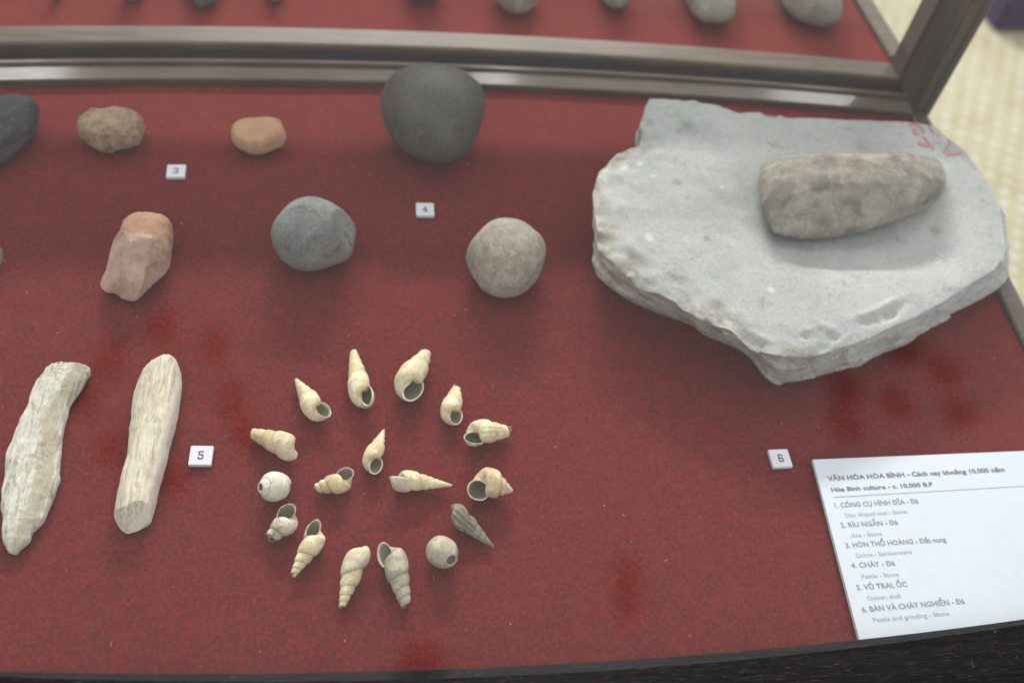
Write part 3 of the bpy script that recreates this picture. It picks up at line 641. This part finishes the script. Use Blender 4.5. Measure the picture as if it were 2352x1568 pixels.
# ------------------------------------------------------------------ snail shells
def shell_mesh(name, LW, g, turns, start, ribs=0.0, nrib=13, over=1.08, seed=0, flare=0.05, rough=0.016, a=0.56, chip=0.0):
    """axis +Y is the apex; the mouth faces +Z and sits on the +X side. start: scale of the first section (0 = full tip)"""
    Rr = 1 - a; Lt = 2*LW
    b = Lt/(over*g/(g-1)*1.0 + 1)
    A = over*b*g/(g-1)
    n = 30; per = 40
    th0 = -2*math.pi*turns
    tot = int(per*turns)
    def section(th, k=1.0, fl=0.0):
        s = g**(th/(2*math.pi)); out = []
        mo = cl(1 + th/(2*math.pi)/0.38, 0, 1); mo = mo*mo*(3-2*mo)
        b_e = min(b, max(a*1.15, b*0.76)); bb = b + (b_e-b)*mo; aa_ = a*(1-0.12*mo); dy = -(b-bb)*0.75; e1_ = 0.62+0.38*mo; e2_ = 0.85+0.15*mo
        for i in range(n):
            c_ = 2*math.pi*i/n; cc, ss = math.cos(c_), math.sin(c_)
            rx = aa_*(1+fl)*k*math.copysign(abs(cc)**e1_, cc); ry = bb*(1+fl*0.8)*k*math.copysign(abs(ss)**e2_, ss)
            rr = (Rr*(1+fl*0.3+0.06*mo) + rx)*s; yy = -A*s + (ry+dy)*s
            if ribs: rr *= 1 + ribs*math.cos(nrib*th)*max(0, 1-abs(ss)*0.6)*(0.5+0.5*max(0, cc))
            nv = noise.noise(Vector((rr*math.cos(th)*2.2+seed*9, yy*2.2, rr*math.sin(th)*2.2)))
            rr *= 1 + rough*nv*3
            out.append(Vector((rr*math.cos(th), yy, rr*math.sin(th))))
        return out
    vs = []; rings = []; age = []; sut = []
    for j in range(tot+1):
        th = th0*(1 - j/tot); f = cl((j/tot - (1 - 0.16/turns))/(0.16/turns), 0, 1)
        r = section(th, 1.0, flare*f*f); 
        if chip and j > tot - 5:
            for i in range(n):
                if noise.noise(Vector((i*0.45, seed, 0))) > 0.05: r[i] = rings_last[i].copy() if j > tot-4 else r[i]
        rings_last = r
        rings.append(len(vs)); vs += r; age += [-th/(2*math.pi)]*n; sut += [cl((math.sin(2*math.pi*i_/n)-0.80)/0.2, 0, 1) if math.cos(2*math.pi*i_/n) > -0.3 else 0 for i_ in range(n)]
    inner = []
    for j in range(tot+1):
        th = th0*(j/tot); f = cl(1 - (j/tot)/(0.16/turns), 0, 1)
        inner.append(len(vs)); vs += section(th, 0.90, flare*f*f); age += [-th/(2*math.pi)]*n; sut += [0]*n
    seq = rings + inner; fs = []; mats = []
    for q in range(len(seq)-1):
        a_, b_ = seq[q], seq[q+1]
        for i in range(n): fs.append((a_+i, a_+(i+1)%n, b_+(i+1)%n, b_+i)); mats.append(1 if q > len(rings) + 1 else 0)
    a_, b_ = seq[-1], seq[0]
    for i in range(n): fs.append((a_+i, a_+(i+1)%n, b_+(i+1)%n, b_+i))
    # lip bead along the mouth
    lip = section(0, 0.955, flare); ctr = sum(lip, Vector())/n; lv = []; lf = []; m_ = 6
    rt = 0.016
    for i in range(n):
        o_ = (lip[i]-ctr).normalized(); zz = Vector((0,0,1))
        for k in range(m_):
            aa = 2*math.pi*k/m_; lv.append(lip[i] + o_*math.cos(aa)*rt*1.1 + zz*math.sin(aa)*rt)
    for i in range(n):
        for k in range(m_): lf.append((i*m_+k, i*m_+(k+1)%m_, ((i+1)%n)*m_+(k+1)%m_, ((i+1)%n)*m_+k))
    mats += [0]*n
    return vs, fs, age, lv, lf, sut, mats

def shell_mat(name, ca, cb, body, tan, streak=0.4):
    t = NT(name)
    age = t.attr('age'); oi = t.n.new('ShaderNodeObjectInfo')
    big = t.noise(120, 4, 0.6); fine = t.noise(600, 3, 0.65)
    c = t.ramp(big, [(0.35, ca), (0.62, cb)])
    c = t.mix(t.ramp(t.noise(210, 3, 0.6, t.map(loc=(4,1,2))), [(0.52, (0,0,0)), (0.68, (streak,)*3)]), c, tan)
    c = t.mix(t.ramp(t.noise(150, 3, 0.6, t.map(loc=(1,9,5))), [(0.56, (0,0,0)), (0.62, (0.8,0.8,0.8))]), c, tuple(min(0.86, x*1.2) for x in cb))
    bd = t.math('ADD', age, t.math('MULTIPLY', t.math('SUBTRACT', big, 0.5), 1.6))
    c = t.mix(t.ramp(bd, [(0.02, (0.5,0.5,0.5)), (0.5, (0,0,0))]), c, body)
    c = t.mix(t.math('MULTIPLY', t.attr('sut'), 0.75), c, tuple(x*0.6 for x in tan))
    c = t.mix(0.3, c, t.ramp(fine, [(0.3, (0.25,0.25,0.25)), (0.7, (0.9,0.9,0.9))]), 'SOFT_LIGHT')
    t.bump(fine, 0.25, 0.0006)
    return t.done(c, 0.6, 0.35)
MS_CREAM = shell_mat('cream_snail_shell', (0.66, 0.52, 0.28), (0.80, 0.71, 0.48), (0.50, 0.46, 0.47), (0.52, 0.33, 0.14))
MS_WARM = shell_mat('tan_snail_shell', (0.60, 0.43, 0.22), (0.74, 0.60, 0.38), (0.48, 0.44, 0.44), (0.46, 0.27, 0.11), 0.55)
MS_WHITE = shell_mat('chalky_snail_shell', (0.64, 0.60, 0.47), (0.76, 0.73, 0.60), (0.62, 0.58, 0.50), (0.42, 0.34, 0.22), 0.3)
MS_ROUGH = shell_mat('encrusted_snail_shell', (0.48, 0.40, 0.28), (0.66, 0.61, 0.50), (0.50, 0.40, 0.26), (0.26, 0.21, 0.14), 0.9)
MS_GREY = shell_mat('grey_snail_shell', (0.17, 0.145, 0.10), (0.30, 0.26, 0.19), (0.20, 0.175, 0.125), (0.12, 0.10, 0.07), 0.5)
MS_DRAB = shell_mat('drab_snail_shell', (0.36, 0.315, 0.215), (0.50, 0.45, 0.33), (0.44, 0.40, 0.36), (0.30, 0.25, 0.17), 0.4)
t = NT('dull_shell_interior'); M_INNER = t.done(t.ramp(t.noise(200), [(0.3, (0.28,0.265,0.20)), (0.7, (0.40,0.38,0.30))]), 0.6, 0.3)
t = NT('pale_shell_lip'); M_LIP = t.done(t.ramp(t.noise(400), [(0.3, (0.66,0.58,0.42)), (0.7, (0.76,0.69,0.53))]), 0.5, 0.4)

GRP = 'river snail shells laid out in a ring'
def shell(apex, base, width, label, mat, roll=0, LW=2.1, g=1.45, turns=5, start=0.0, tiltx=None, pitch=0, lip=True, **kw):
    vs, fs, age, lv, lf, sut, mats = shell_mesh('snail_shell', LW, g, turns, start, **kw)
    zg = 0.007
    A_, B_ = P(*apex, zg), P(*base, zg); d = A_ - B_; L_ = d.length; yaw = math.atan2(d.y, d.x) - math.pi/2
    mid = P((apex[0]+base[0])/2, (apex[1]+base[1])/2, zg)
    dn = Vector((-(base[1]-apex[1]), base[0]-apex[0])).normalized()*width/2
    m0 = ((apex[0]+base[0])/2, (apex[1]+base[1])/2)
    Wd = (P(m0[0]+dn.x, m0[1]+dn.y, zg) - P(m0[0]-dn.x, m0[1]-dn.y, zg)).length
    r1 = Matrix.Rotation(R_(roll), 4, 'Y')
    V = [r1 @ p for p in vs]; LV = [r1 @ p for p in lv]
    y0, y1 = min(p.y for p in V), max(p.y for p in V); x0, x1 = min(p.x for p in V), max(p.x for p in V)
    half = math.atan2(Wd*0.42, L_) if tiltx is None else R_(tiltx)
    r2 = Matrix.Rotation(-half*0.8 + R_(pitch), 4, 'X')
    lens = L_ if not pitch else L_/max(0.5, math.cos(R_(pitch)))
    sx, sy = Wd/(x1-x0), lens/(y1-y0)
    def tr(p): return r2 @ Vector(((p.x-(x0+x1)/2)*sx, (p.y-(y0+y1)/2)*sy, p.z*sx))
    V = [tr(p) for p in V]; LV = [tr(p) for p in LV]
    zmin = min(p.z for p in V)
    V = [p - Vector((0,0,zmin)) for p in V]; LV = [p - Vector((0,0,zmin)) for p in LV]
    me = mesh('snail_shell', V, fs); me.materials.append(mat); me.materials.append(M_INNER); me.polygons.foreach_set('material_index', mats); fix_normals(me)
    a2 = me.attributes.new('sut', 'FLOAT', 'POINT'); a2.data.foreach_set('value', sut)
    at = me.attributes.new('age', 'FLOAT', 'POINT'); at.data.foreach_set('value', age)
    o = link('snail_shell', me, mat, None, Vector((mid.x, mid.y, 0)), smooth=True); o.rotation_euler = (0, 0, yaw)
    tag(o, label, 'snail shell', GRP)
    if lip:
        lm = mesh('lip', LV, lf); fix_normals(lm); link('lip', lm, M_LIP, o, smooth=True)
    return o
def egg(ctr, rpx, holepx, hr, prof, label, mat, seed=0):
    """a globular shell seen on its broken spire: swept round the axis with one spiral groove; prof runs hole rim -> base"""
    pz = 0.011; C0 = P(*ctr, pz); Rw = (P(ctr[0]+rpx, ctr[1], pz) - C0).length
    view = (CAM - C0).normalized(); off = right*(holepx[0]-ctr[0]) + down*(holepx[1]-ctr[1]); fr = off.length/rpx
    k = min(0.98, fr/1.15); ax = (view*math.sqrt(1-k*k) + off.normalized()*k).normalized()
    rotq = Vector((0, 0, 1)).rotation_difference(ax)
    dense = []
    for (a_, b_) in zip(prof, prof[1:]):
        for q in range(5): dense.append((a_[0]+(b_[0]-a_[0])*q/5, a_[1]+(b_[1]-a_[1])*q/5))
    dense.append(prof[-1])
    for _ in range(3): dense = [dense[0]] + [((dense[i-1][0]+2*dense[i][0]+dense[i+1][0])/4, (dense[i-1][1]+2*dense[i][1]+dense[i+1][1])/4) for i in range(1, len(dense)-1)] + [dense[-1]]
    inner = [(0.02, prof[1][1]-0.75), (prof[1][0]*0.6, prof[1][1]-0.55), (prof[1][0]*0.85, prof[1][1]-0.25), (prof[1][0]*0.84, prof[1][1]-0.05)]
    full = inner + dense[3:]; n = 56; vs = []; fs = []; sut = []; mats = []
    for (r_, z_) in full:
        for k_ in range(n):
            a_ = 2*math.pi*k_/n; wob = 1 + 0.035*noise.noise(Vector((math.cos(a_)*1.3, math.sin(a_)*1.3, z_*1.5+seed)))
            zz = z_ + 0.07*(a_/math.pi - 1)*max(0, 1-abs(r_-0.62)*3)
            vs.append(Vector((r_*math.cos(a_)*wob, r_*math.sin(a_)*wob, zz))*Rw); sut.append(1.0 if abs(r_-0.62) < 0.012 and z_ > 0 else 0.0)
    for j in range(len(full)-1):
        for k_ in range(n): fs.append((j*n+k_, j*n+(k_+1)%n, (j+1)*n+(k_+1)%n, (j+1)*n+k_)); mats.append(1 if j < 3 else 0)
    V = [rotq @ p for p in vs]; zmin = min(p.z for p in V); V = [p - Vector((0,0,zmin)) for p in V]
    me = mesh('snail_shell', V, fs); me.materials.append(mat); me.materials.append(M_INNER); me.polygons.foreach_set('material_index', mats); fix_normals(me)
    for nm_, vals in (('sut', sut), ('age', [0.6]*len(V))): at = me.attributes.new(nm_, 'FLOAT', 'POINT'); at.data.foreach_set('value', vals)
    c1 = P(*ctr, -zmin); o = link('snail_shell', me, mat, None, Vector((c1.x, c1.y, 0.0003)), smooth=True); tag(o, label, 'snail shell', GRP); return o
shell((679,863), (742,968), 56, 'slender cream shell at upper left of the ring, mouth to the lower right', MS_CREAM, roll=5, LW=2.2, g=1.4, turns=6.5, seed=1)
shell((812,798), (836,944), 57, 'tall shell standing tip-up at the top of the ring, banded whorls', MS_CREAM, roll=-40, LW=2.5, g=1.27, turns=5.2, start=.2, seed=2, rough=0.006)
shell((984,805), (920,925), 70, 'stout cream shell with wide round mouth at top right of the ring', MS_CREAM, roll=8, LW=1.9, g=1.42, turns=3.0, start=.3, seed=3, a=0.6, over=1.15)
shell((1052,881), (1031,976), 54, 'small cream shell at the upper right, blunt tip and round mouth', MS_CREAM, roll=12, LW=1.85, g=1.38, turns=3.6, start=.2, seed=4)
shell((1177,990), (1060,1004), 56, 'ribbed cream shell on the right of the ring, broken mouth pointing left', MS_CREAM, roll=-8, LW=2.0, g=1.33, turns=3.6, start=.3, ribs=0.09, seed=5, chip=1)
shell((885,980), (846,1088), 50, 'smooth pointed shell, topmost of the three inside the ring', MS_CREAM, roll=5, LW=2.2, g=1.5, turns=6, seed=6, over=1.15, rough=0.004)
shell((571,989), (690,1044), 56, 'blunt yellowish shell on the left, lying with its mouth hidden', MS_WARM, roll=165, LW=2.1, g=1.32, turns=3.8, start=.3, seed=7)
egg((634,1117), 35.5, (604,1119), 0.30, [(0.10,1.12),(0.30,1.22),(0.34,1.20),(0.48,1.05),(0.58,0.93),(0.63,0.86),(0.70,0.84),(0.86,0.66),(0.97,0.36),(1.0,0.02),(0.92,-0.38),(0.70,-0.70),(0.4,-0.88),(0.0,-0.95)], 'chalky white round shell on the left with a hole in its broken tip', MS_WHITE, seed=8)
shell((720,1117), (817,1100), 48, 'tan shell inside the ring at left, white-rimmed mouth pointing up right', MS_WARM, roll=-22, LW=2.0, g=1.38, turns=3.2, start=.3, seed=9)
shell((1041,1111), (892,1103), 46, 'longest needle-pointed shell, inside the ring at right', MS_CREAM, roll=-75, LW=3.0, g=1.28, turns=10, seed=10)
shell((1179,1131), (1074,1112), 74, 'fat rounded shell at far right of the ring with the widest mouth', MS_WARM, roll=10, LW=1.4, g=1.6, turns=5, seed=11, over=1.15)
shell((613,1236), (688,1175), 54, 'rough pitted white shell at the lower left with a broken tip', MS_ROUGH, roll=-30, LW=1.6, g=1.45, turns=2.6, start=.3, seed=12, rough=0.035, chip=1)
shell((669,1319), (744,1203), 52, 'long conical shell below the pitted one, open end up', MS_CREAM, roll=-40, LW=2.5, g=1.36, turns=4.8, start=.1, seed=13, chip=1, rough=0.006)
shell((786,1392), (830,1252), 58, 'smooth cream shell at the bottom of the ring lying with its back up', MS_CREAM, roll=178, LW=2.3, g=1.36, turns=4.6, start=.1, seed=14, lip=False, rough=0.004)
shell((932,1391), (890,1244), 66, 'largest ribbed drab shell at the bottom of the ring, mouth upper left', MS_DRAB, roll=14, LW=2.2, g=1.28, turns=4.0, start=.35, ribs=0.06, nrib=15, seed=15)
egg((1016,1268), 36, (1038,1287), 0.36, [(0.16,0.86),(0.37,1.05),(0.42,1.05),(0.60,0.90),(0.80,0.66),(0.95,0.35),(1.0,0.0),(0.96,-0.35),(0.82,-0.70),(0.55,-0.98),(0.25,-1.10),(0.0,-1.13)], 'egg-shaped grey-beige shell at lower right with a round hole', MS_DRAB, seed=16)
shell((1136,1250), (1030,1165), 46, 'dark grey ribbed spiky shell at the lower right of the ring', MS_GREY, roll=160, LW=2.4, g=1.32, turns=8, ribs=0.16, nrib=10, seed=17, lip=False, rough=0.02)

# ------------------------------------------------------------------ lint and dust on the felt
rnd = random.Random(5); lv_ = []; lf2 = []
for _ in range(95):
    u, v = rnd.uniform(0, 2300), rnd.uniform(215, 1520); p = P(u, v, 0.0012); a_ = rnd.uniform(0, math.pi); L2 = rnd.choice((0.0004, 0.0005, 0.0006, 0.0016, 0.0028)); wd = 0.00013 if L2 > 0.001 else 0.00022; cv = rnd.uniform(-0.6, 0.6)
    prev = None
    for q in range(5):
        tt_ = (q/4-0.5)*L2; aa = a_ + cv*(q/4-0.5); c_ = Vector((p.x + math.cos(aa)*tt_, p.y + math.sin(aa)*tt_, p.z)); n_ = Vector((-math.sin(aa), math.cos(aa), 0))*wd
        lv_ += [c_+n_, c_-n_, c_+Vector((0,0,wd))]; k_ = len(lv_)-3
        if prev is not None: lf2 += [(prev, prev+2, k_+2, k_), (prev+2, prev+1, k_+1, k_+2)]
        prev = k_
t = NT('pale_lint'); M_LINT = t.done(t.ramp(t.noise(300), [(0.3,(0.30,0.25,0.23)),(0.7,(0.50,0.45,0.42))]), 0.9, 0.1)
tag(link('lint', mesh('lint', lv_, lf2), M_LINT), 'tiny pale lint fibres and dust specks scattered on the red felt', 'lint', kind='stuff')

# ------------------------------------------------------------------ number tiles
t = NT('white_plastic_tile'); M_TILE = t.done(t.ramp(t.noise(300), [(0.3, (0.72,0.72,0.78)), (0.7, (0.78,0.78,0.84))]), 0.45, 0.4)
t = NT('black_print'); M_INK = t.done(t.ramp(t.noise(300), [(0.3, (0.03,0.03,0.035)), (0.7, (0.06,0.06,0.065))]), 0.7, 0.2)
DIG = {'3': [[(0.05,0.8),(0.05,1.0),(0.25,1.0),(0.8,1.0),(0.9,0.88),(0.9,0.68),(0.75,0.56),(0.35,0.55)], [(0.75,0.55),(0.92,0.42),(0.92,0.15),(0.78,0),(0.2,0),(0.05,0.12),(0.05,0.25)]],
       '4': [[(0.7,0),(0.7,1.0),(0.05,0.3),(0.05,0.25),(0.98,0.25)], [(0.5,0),(0.92,0)]],
       '5': [[(0.88,1.0),(0.12,1.0),(0.12,0.58),(0.7,0.58),(0.88,0.46),(0.88,0.13),(0.72,0),(0.22,0),(0.08,0.12),(0.08,0.22)]],
       '6': [[(0.88,0.82),(0.88,0.88),(0.74,1.0),(0.24,1.0),(0.1,0.88),(0.1,0.13),(0.24,0),(0.74,0),(0.9,0.13),(0.9,0.40),(0.75,0.52),(0.12,0.52)]]}
def ribbon(strokes, sx, sy, ox, oy, wd, z):
    vs = []; fs = []
    for st in strokes:
        pts = [Vector((ox + x*sx, oy + y*sy, z)) for x, y in st]
        for i, (a, b) in enumerate(zip(pts, pts[1:])):
            d = (b-a).normalized()*wd/2; n_ = Vector((-d.y, d.x, 0)); e = len(vs); zz = Vector((0, 0, 0.00001*i))
            vs += [a-d+n_+zz, a-d-n_+zz, b+d-n_+zz, b+d+n_+zz]; fs.append((e, e+1, e+2, e+3))
    return mesh('digit', vs, fs)
def tile(ch, tl, tr, label, size=0.0150):
    h = 0.0035; a, b = P(*tl, h), P(*tr, h); d = (b-a).normalized(); ang = math.atan2(d.y, d.x)
    ctr = (a+b)/2 + Vector((d.y, -d.x, 0))*size/2
    o = link('number_tile', box_mesh('number_tile', -size/2, size/2, -size/2, size/2, 0.0003, h, 0.0004), M_TILE, None, Vector((ctr.x, ctr.y, 0)))
    o.rotation_euler = (0, 0, ang); tag(o, label, 'number tile', 'numbered tiles on the felt')
    link('digit', ribbon(DIG[ch], 0.0036, 0.0055, -0.0018, -0.0028, 0.00075, h+0.0002), M_INK, o)
tile('3', (385.6,377.7), (426,377.7), 'white tile printed 3, between and below the two ochre lumps')
tile('4', (954.5,465), (997,466), 'white tile printed 4, between the round cobbles')
tile('5', (439.5,1022.5), (490,1023), 'white tile printed 5, right of the oyster shells')
tile('6', (1763,1032), (1810,1030), 'white tile printed 6, left of the text card')

# ------------------------------------------------------------------ text card
ZC = 0.006
tl = P(1867, 1055, ZC); tr = P(2352, 1035, ZC); e1 = (tr-tl); e1.z = 0; e1.normalize(); e2 = Vector((e1.y, -e1.x, 0))
bl = P(1970, 1452, ZC); hgt = (bl - tl).dot(e2)
cang = math.atan2(e1.y, e1.x)
W_, H_ = 0.195, hgt + 0.004
rotc = Matrix.Rotation(-cang, 3, 'Z'); lb = rotc @ (bl - tl); lb = lb*(1 + 0.006/lb.length)
cv_ = [(0, 0), (W_, 0), (W_ + lb.x, lb.y), (lb.x, lb.y)]
me = mesh('caption_card', [(x, y, ZC-0.003) for x, y in cv_] + [(x, y, ZC) for x, y in cv_], [(0,1,2,3),(7,6,5,4),(0,4,5,1),(1,5,6,2),(2,6,7,3),(3,7,4,0)]); fix_normals(me)
t = NT('white_card'); M_CARD = t.done(t.ramp(t.noise(120), [(0.3, (0.68,0.73,0.80)), (0.7, (0.71,0.76,0.82))]), 0.5, 0.3)
card = link('caption_card', me, M_CARD, None, Vector((tl.x, tl.y, 0))); card.rotation_euler = (0, 0, cang)
tag(card, 'white bilingual caption card on the felt at the lower right corner', 'caption card')
t = NT('dark_card_ink'); M_T1 = t.done(t.ramp(t.noise(500), [(0.3,(0.17,0.17,0.18)),(0.7,(0.22,0.22,0.23))]), 0.7, 0.2)
t = NT('grey_card_ink'); M_T2 = t.done(t.ramp(t.noise(500), [(0.3,(0.28,0.29,0.30)),(0.7,(0.34,0.35,0.36))]), 0.7, 0.2)
t = NT('pale_card_ink'); M_T3 = t.done(t.ramp(t.noise(500), [(0.3,(0.44,0.46,0.47)),(0.7,(0.49,0.51,0.52))]), 0.7, 0.2)
inv = Matrix.Rotation(-cang, 4, 'Z') @ Matrix.Translation((-tl.x, -tl.y, 0))
def text_extent(s, bold):
    cu = bpy.data.curves.new('x', 'FONT'); cu.body = s; cu.size = 1; cu.offset = bold; cu.resolution_u = 1
    tmp = bpy.data.objects.new('x', cu); COL.objects.link(tmp); bpy.context.view_layer.update()
    me = bpy.data.meshes.new_from_object(tmp.evaluated_get(bpy.context.evaluated_depsgraph_get()))
    x = max(v.co.x for v in me.vertices); bpy.data.objects.remove(tmp); bpy.data.meshes.remove(me); bpy.data.curves.remove(cu); return x
def cardtext(s, l, r, cap, mat, bold):
    T = lambda q: (1665.2 + .3775*q[0], 976.1 + .3775*q[1])
    a = inv @ P(*T(l), ZC); b = inv @ P(*T(r), ZC)
    cu = bpy.data.curves.new('lettering', 'FONT'); cu.body = s.replace('Đ', 'D'); cu.size = 1; cu.offset = bold; cu.resolution_u = 2
    tmp = bpy.data.objects.new('lettering', cu); COL.objects.link(tmp)
    bpy.context.view_layer.update()
    me = bpy.data.meshes.new_from_object(tmp.evaluated_get(bpy.context.evaluated_depsgraph_get()))
    bpy.data.objects.remove(tmp)
    xa = min(v.co.x for v in me.vertices); xb = max(v.co.x for v in me.vertices)
    Ln = (b-a).length; kx = Ln/(xb-xa); ky = cap/0.729
    an = math.atan2(b.y-a.y, b.x-a.x)
    for v in me.vertices:
        x = (v.co.x-xa)*kx; y = v.co.y*ky
        v.co = (a.x + x*math.cos(an) - y*math.sin(an), a.y + x*math.sin(an) + y*math.cos(an), ZC + 0.0002)
    me.materials.clear(); link('lettering', me, mat, card)
    for i_, ch in enumerate(s):
        if ch != 'Đ': continue
        xe = text_extent(s[:i_].replace('Đ', 'D') + 'D', bold); xq = (xe - 0.62 - xa)*kx; xr = (xe - 0.30 - xa)*kx
        q = [(xq, 0.33*ky), (xr, 0.33*ky), (xr, 0.40*ky), (xq, 0.40*ky)]
        link('letter_bar', mesh('letter_bar', [(a.x + x*math.cos(an) - y*math.sin(an), a.y + x*math.sin(an) + y*math.cos(an), ZC + 0.00025) for x, y in q], [(0,1,2,3)]), mat, card)
C1, C2 = 0.0038, 0.0034
cardtext('VĂN HÓA HÒA BÌNH - Cách nay khoảng 10.000 năm', (628,338), (1705,282), C1, M_T1, 0.026)
cardtext('Hòa Bình culture - c. 10,000 B.P', (650,405), (1268,370), C2, M_T1, 0.026)
for s, l, r in (('1. CÔNG CỤ HÌNH ĐĨA - Đá', (672,502), (1180,474)), ('2. RÌU NGẮN - Đá', (708,622), (1055,603)), ('3. HÒN THỔ HOÀNG - Đất nung', (738,745), (1348,708)),
                ('4. CHÀY - Đá', (772,868), (1038,852)), ('5. VỎ TRAI, ỐC', (805,1002), (1112,980)), ('6. BÀN VÀ CHÀY NGHIỀN - Đá', (838,1137), (1462,1083))):
    cardtext(s, l, r, C1, M_T2, 0.018)
for s, l, r in (('Disc shaped tool - Stone', (735,560), (1110,535)), ('Axe - Stone', (768,683), (958,670)), ('Ochre - Earthenware', (798,805), (1138,780)),
                ('Pestle - Stone', (835,933), (1060,917)), ('Oyster, shell', (868,1065), (1073,1048)), ('Pestle and grinding - Stone', (905,1197), (1368,1155))):
    cardtext(s, l, r, C2*0.95, M_T3, 0.008)
a = inv @ P(1665.2+.3775*660, 976.1+.3775*440, ZC); b = inv @ P(1665.2+.3775*1819, 976.1+.3775*372, ZC); b = a + (b-a)*1.05
me = mesh('ruled_line', [(a.x,a.y,ZC+.0002),(b.x,b.y,ZC+.0002),(b.x,b.y+.0004,ZC+.0002),(a.x,a.y+.0004,ZC+.0002)], [(0,1,2,3)])
link('ruled_line', me, M_T2, card)

# ------------------------------------------------------------------ ceiling lamps whose dark round shades are mirrored in the lid glass
t = NT('dark_bronze_shade'); M_SHADE = t.done(t.ramp(t.noise(20), [(0.3,(0.10,0.095,0.09)),(0.7,(0.15,0.14,0.13))]), 0.7, 0.1)
def mirrored(u, v, zc):
    d = ray(u, v).normalized(); s = (lid0 - CAM).dot(nn)/d.dot(nn); p = CAM + d*s; r = d - nn*(2*d.dot(nn)); return p + r*((zc-p.z)/r.z)
def disc(c, r, n=20):
    vs = []; fs = []
    for (rr, dz) in ((0.25, 0.10), (0.8, 0.07), (1.0, 0.0), (0.9, -0.02)):
        for k in range(n): vs.append(c + Vector((rr*r*math.cos(2*math.pi*k/n), rr*r*math.sin(2*math.pi*k/n), dz)))
    for j in range(3):
        for k in range(n): fs.append((j*n+k, j*n+(k+1)%n, (j+1)*n+(k+1)%n, (j+1)*n+k))
    fs.append(tuple(range(n))); fs.append(tuple(3*n+k for k in range(n)))
    return mesh('lamp_shade', vs, fs)
def chandelier(spots, hub, r_px, label):
    zc = 1.9; h = mirrored(*hub, zc)
    root = bpy.data.objects.new('ceiling_lamp', None); COL.objects.link(root); root.location = h
    tag(root, label, 'lamp', 'ceiling lamps mirrored in the glass')
    r = (mirrored(hub[0]+r_px, hub[1], zc) - h).length
    for s in spots:
        link('lamp_shade', disc(mirrored(*s, zc) - h, r), M_SHADE, root)
    for s in spots:
        e = mirrored(*s, zc) - h; d = e.normalized()*0; n_ = Vector((-e.y, e.x, 0)).normalized()*0.0015
        link('lamp_arm', mesh('lamp_arm', [n_+Vector((0,0,.12)), -n_+Vector((0,0,.12)), e-n_+Vector((0,0,.12)), e+n_+Vector((0,0,.12)), n_+Vector((0,0,.123)), -n_+Vector((0,0,.123)), e-n_+Vector((0,0,.123)), e+n_+Vector((0,0,.123))],
             [(0,1,2,3),(4,7,6,5),(0,4,5,1),(1,5,6,2),(2,6,7,3),(3,7,4,0)]), M_SHADE, root)
    link('lamp_stem', box_mesh('lamp_stem', -0.002, 0.002, -0.002, 0.002, 0.124, 0.5), M_SHADE, root)
chandelier([(372,765),(492,803),(250,838),(528,925),(195,930),(560,1000),(250,1042),(400,1110)], (375,940), 33, 'dark many-shaded ceiling lamp mirrored in the glass around the oyster shells')
chandelier([(2080,805),(2172,855),(1945,905),(2062,935),(2205,955),(1945,985)], (2075,890), 33, 'dark many-shaded ceiling lamp mirrored in the glass below the grindstone')
chandelier([(1443,1330),(1440,1395)], (1442,1362), 30, 'pair of dark discs mirrored in the glass right of the shell ring')  # unseen discs overhead, mirrored in the lid as a dark patch
chandelier([(965,1535)], (966,1534), 58, 'wide dark disc mirrored in the glass at the front rail')  # unseen disc overhead, mirrored in the lid as a dark oval
# dark thing standing on the floor beyond the right side
bm_me = box_mesh('floor_plinth', 0, 0.5, 0, 0.3, 0, 0.1, 0.01)
t = NT('dark_purple_cloth'); M_PUR = t.done(t.ramp(t.noise(30), [(0.3,(0.03,0.018,0.05)),(0.7,(0.05,0.03,0.08))]), 0.8, 0.2)
pp = P(2328, -2, -0.70)
pl = link('floor_plinth', bm_me, M_PUR, None, Vector((pp.x, pp.y, -0.798))); pl.rotation_euler = (0, 0, R_(5))
tag(pl, 'dark purple plinth on the floor at the top right corner of the photo', 'plinth')
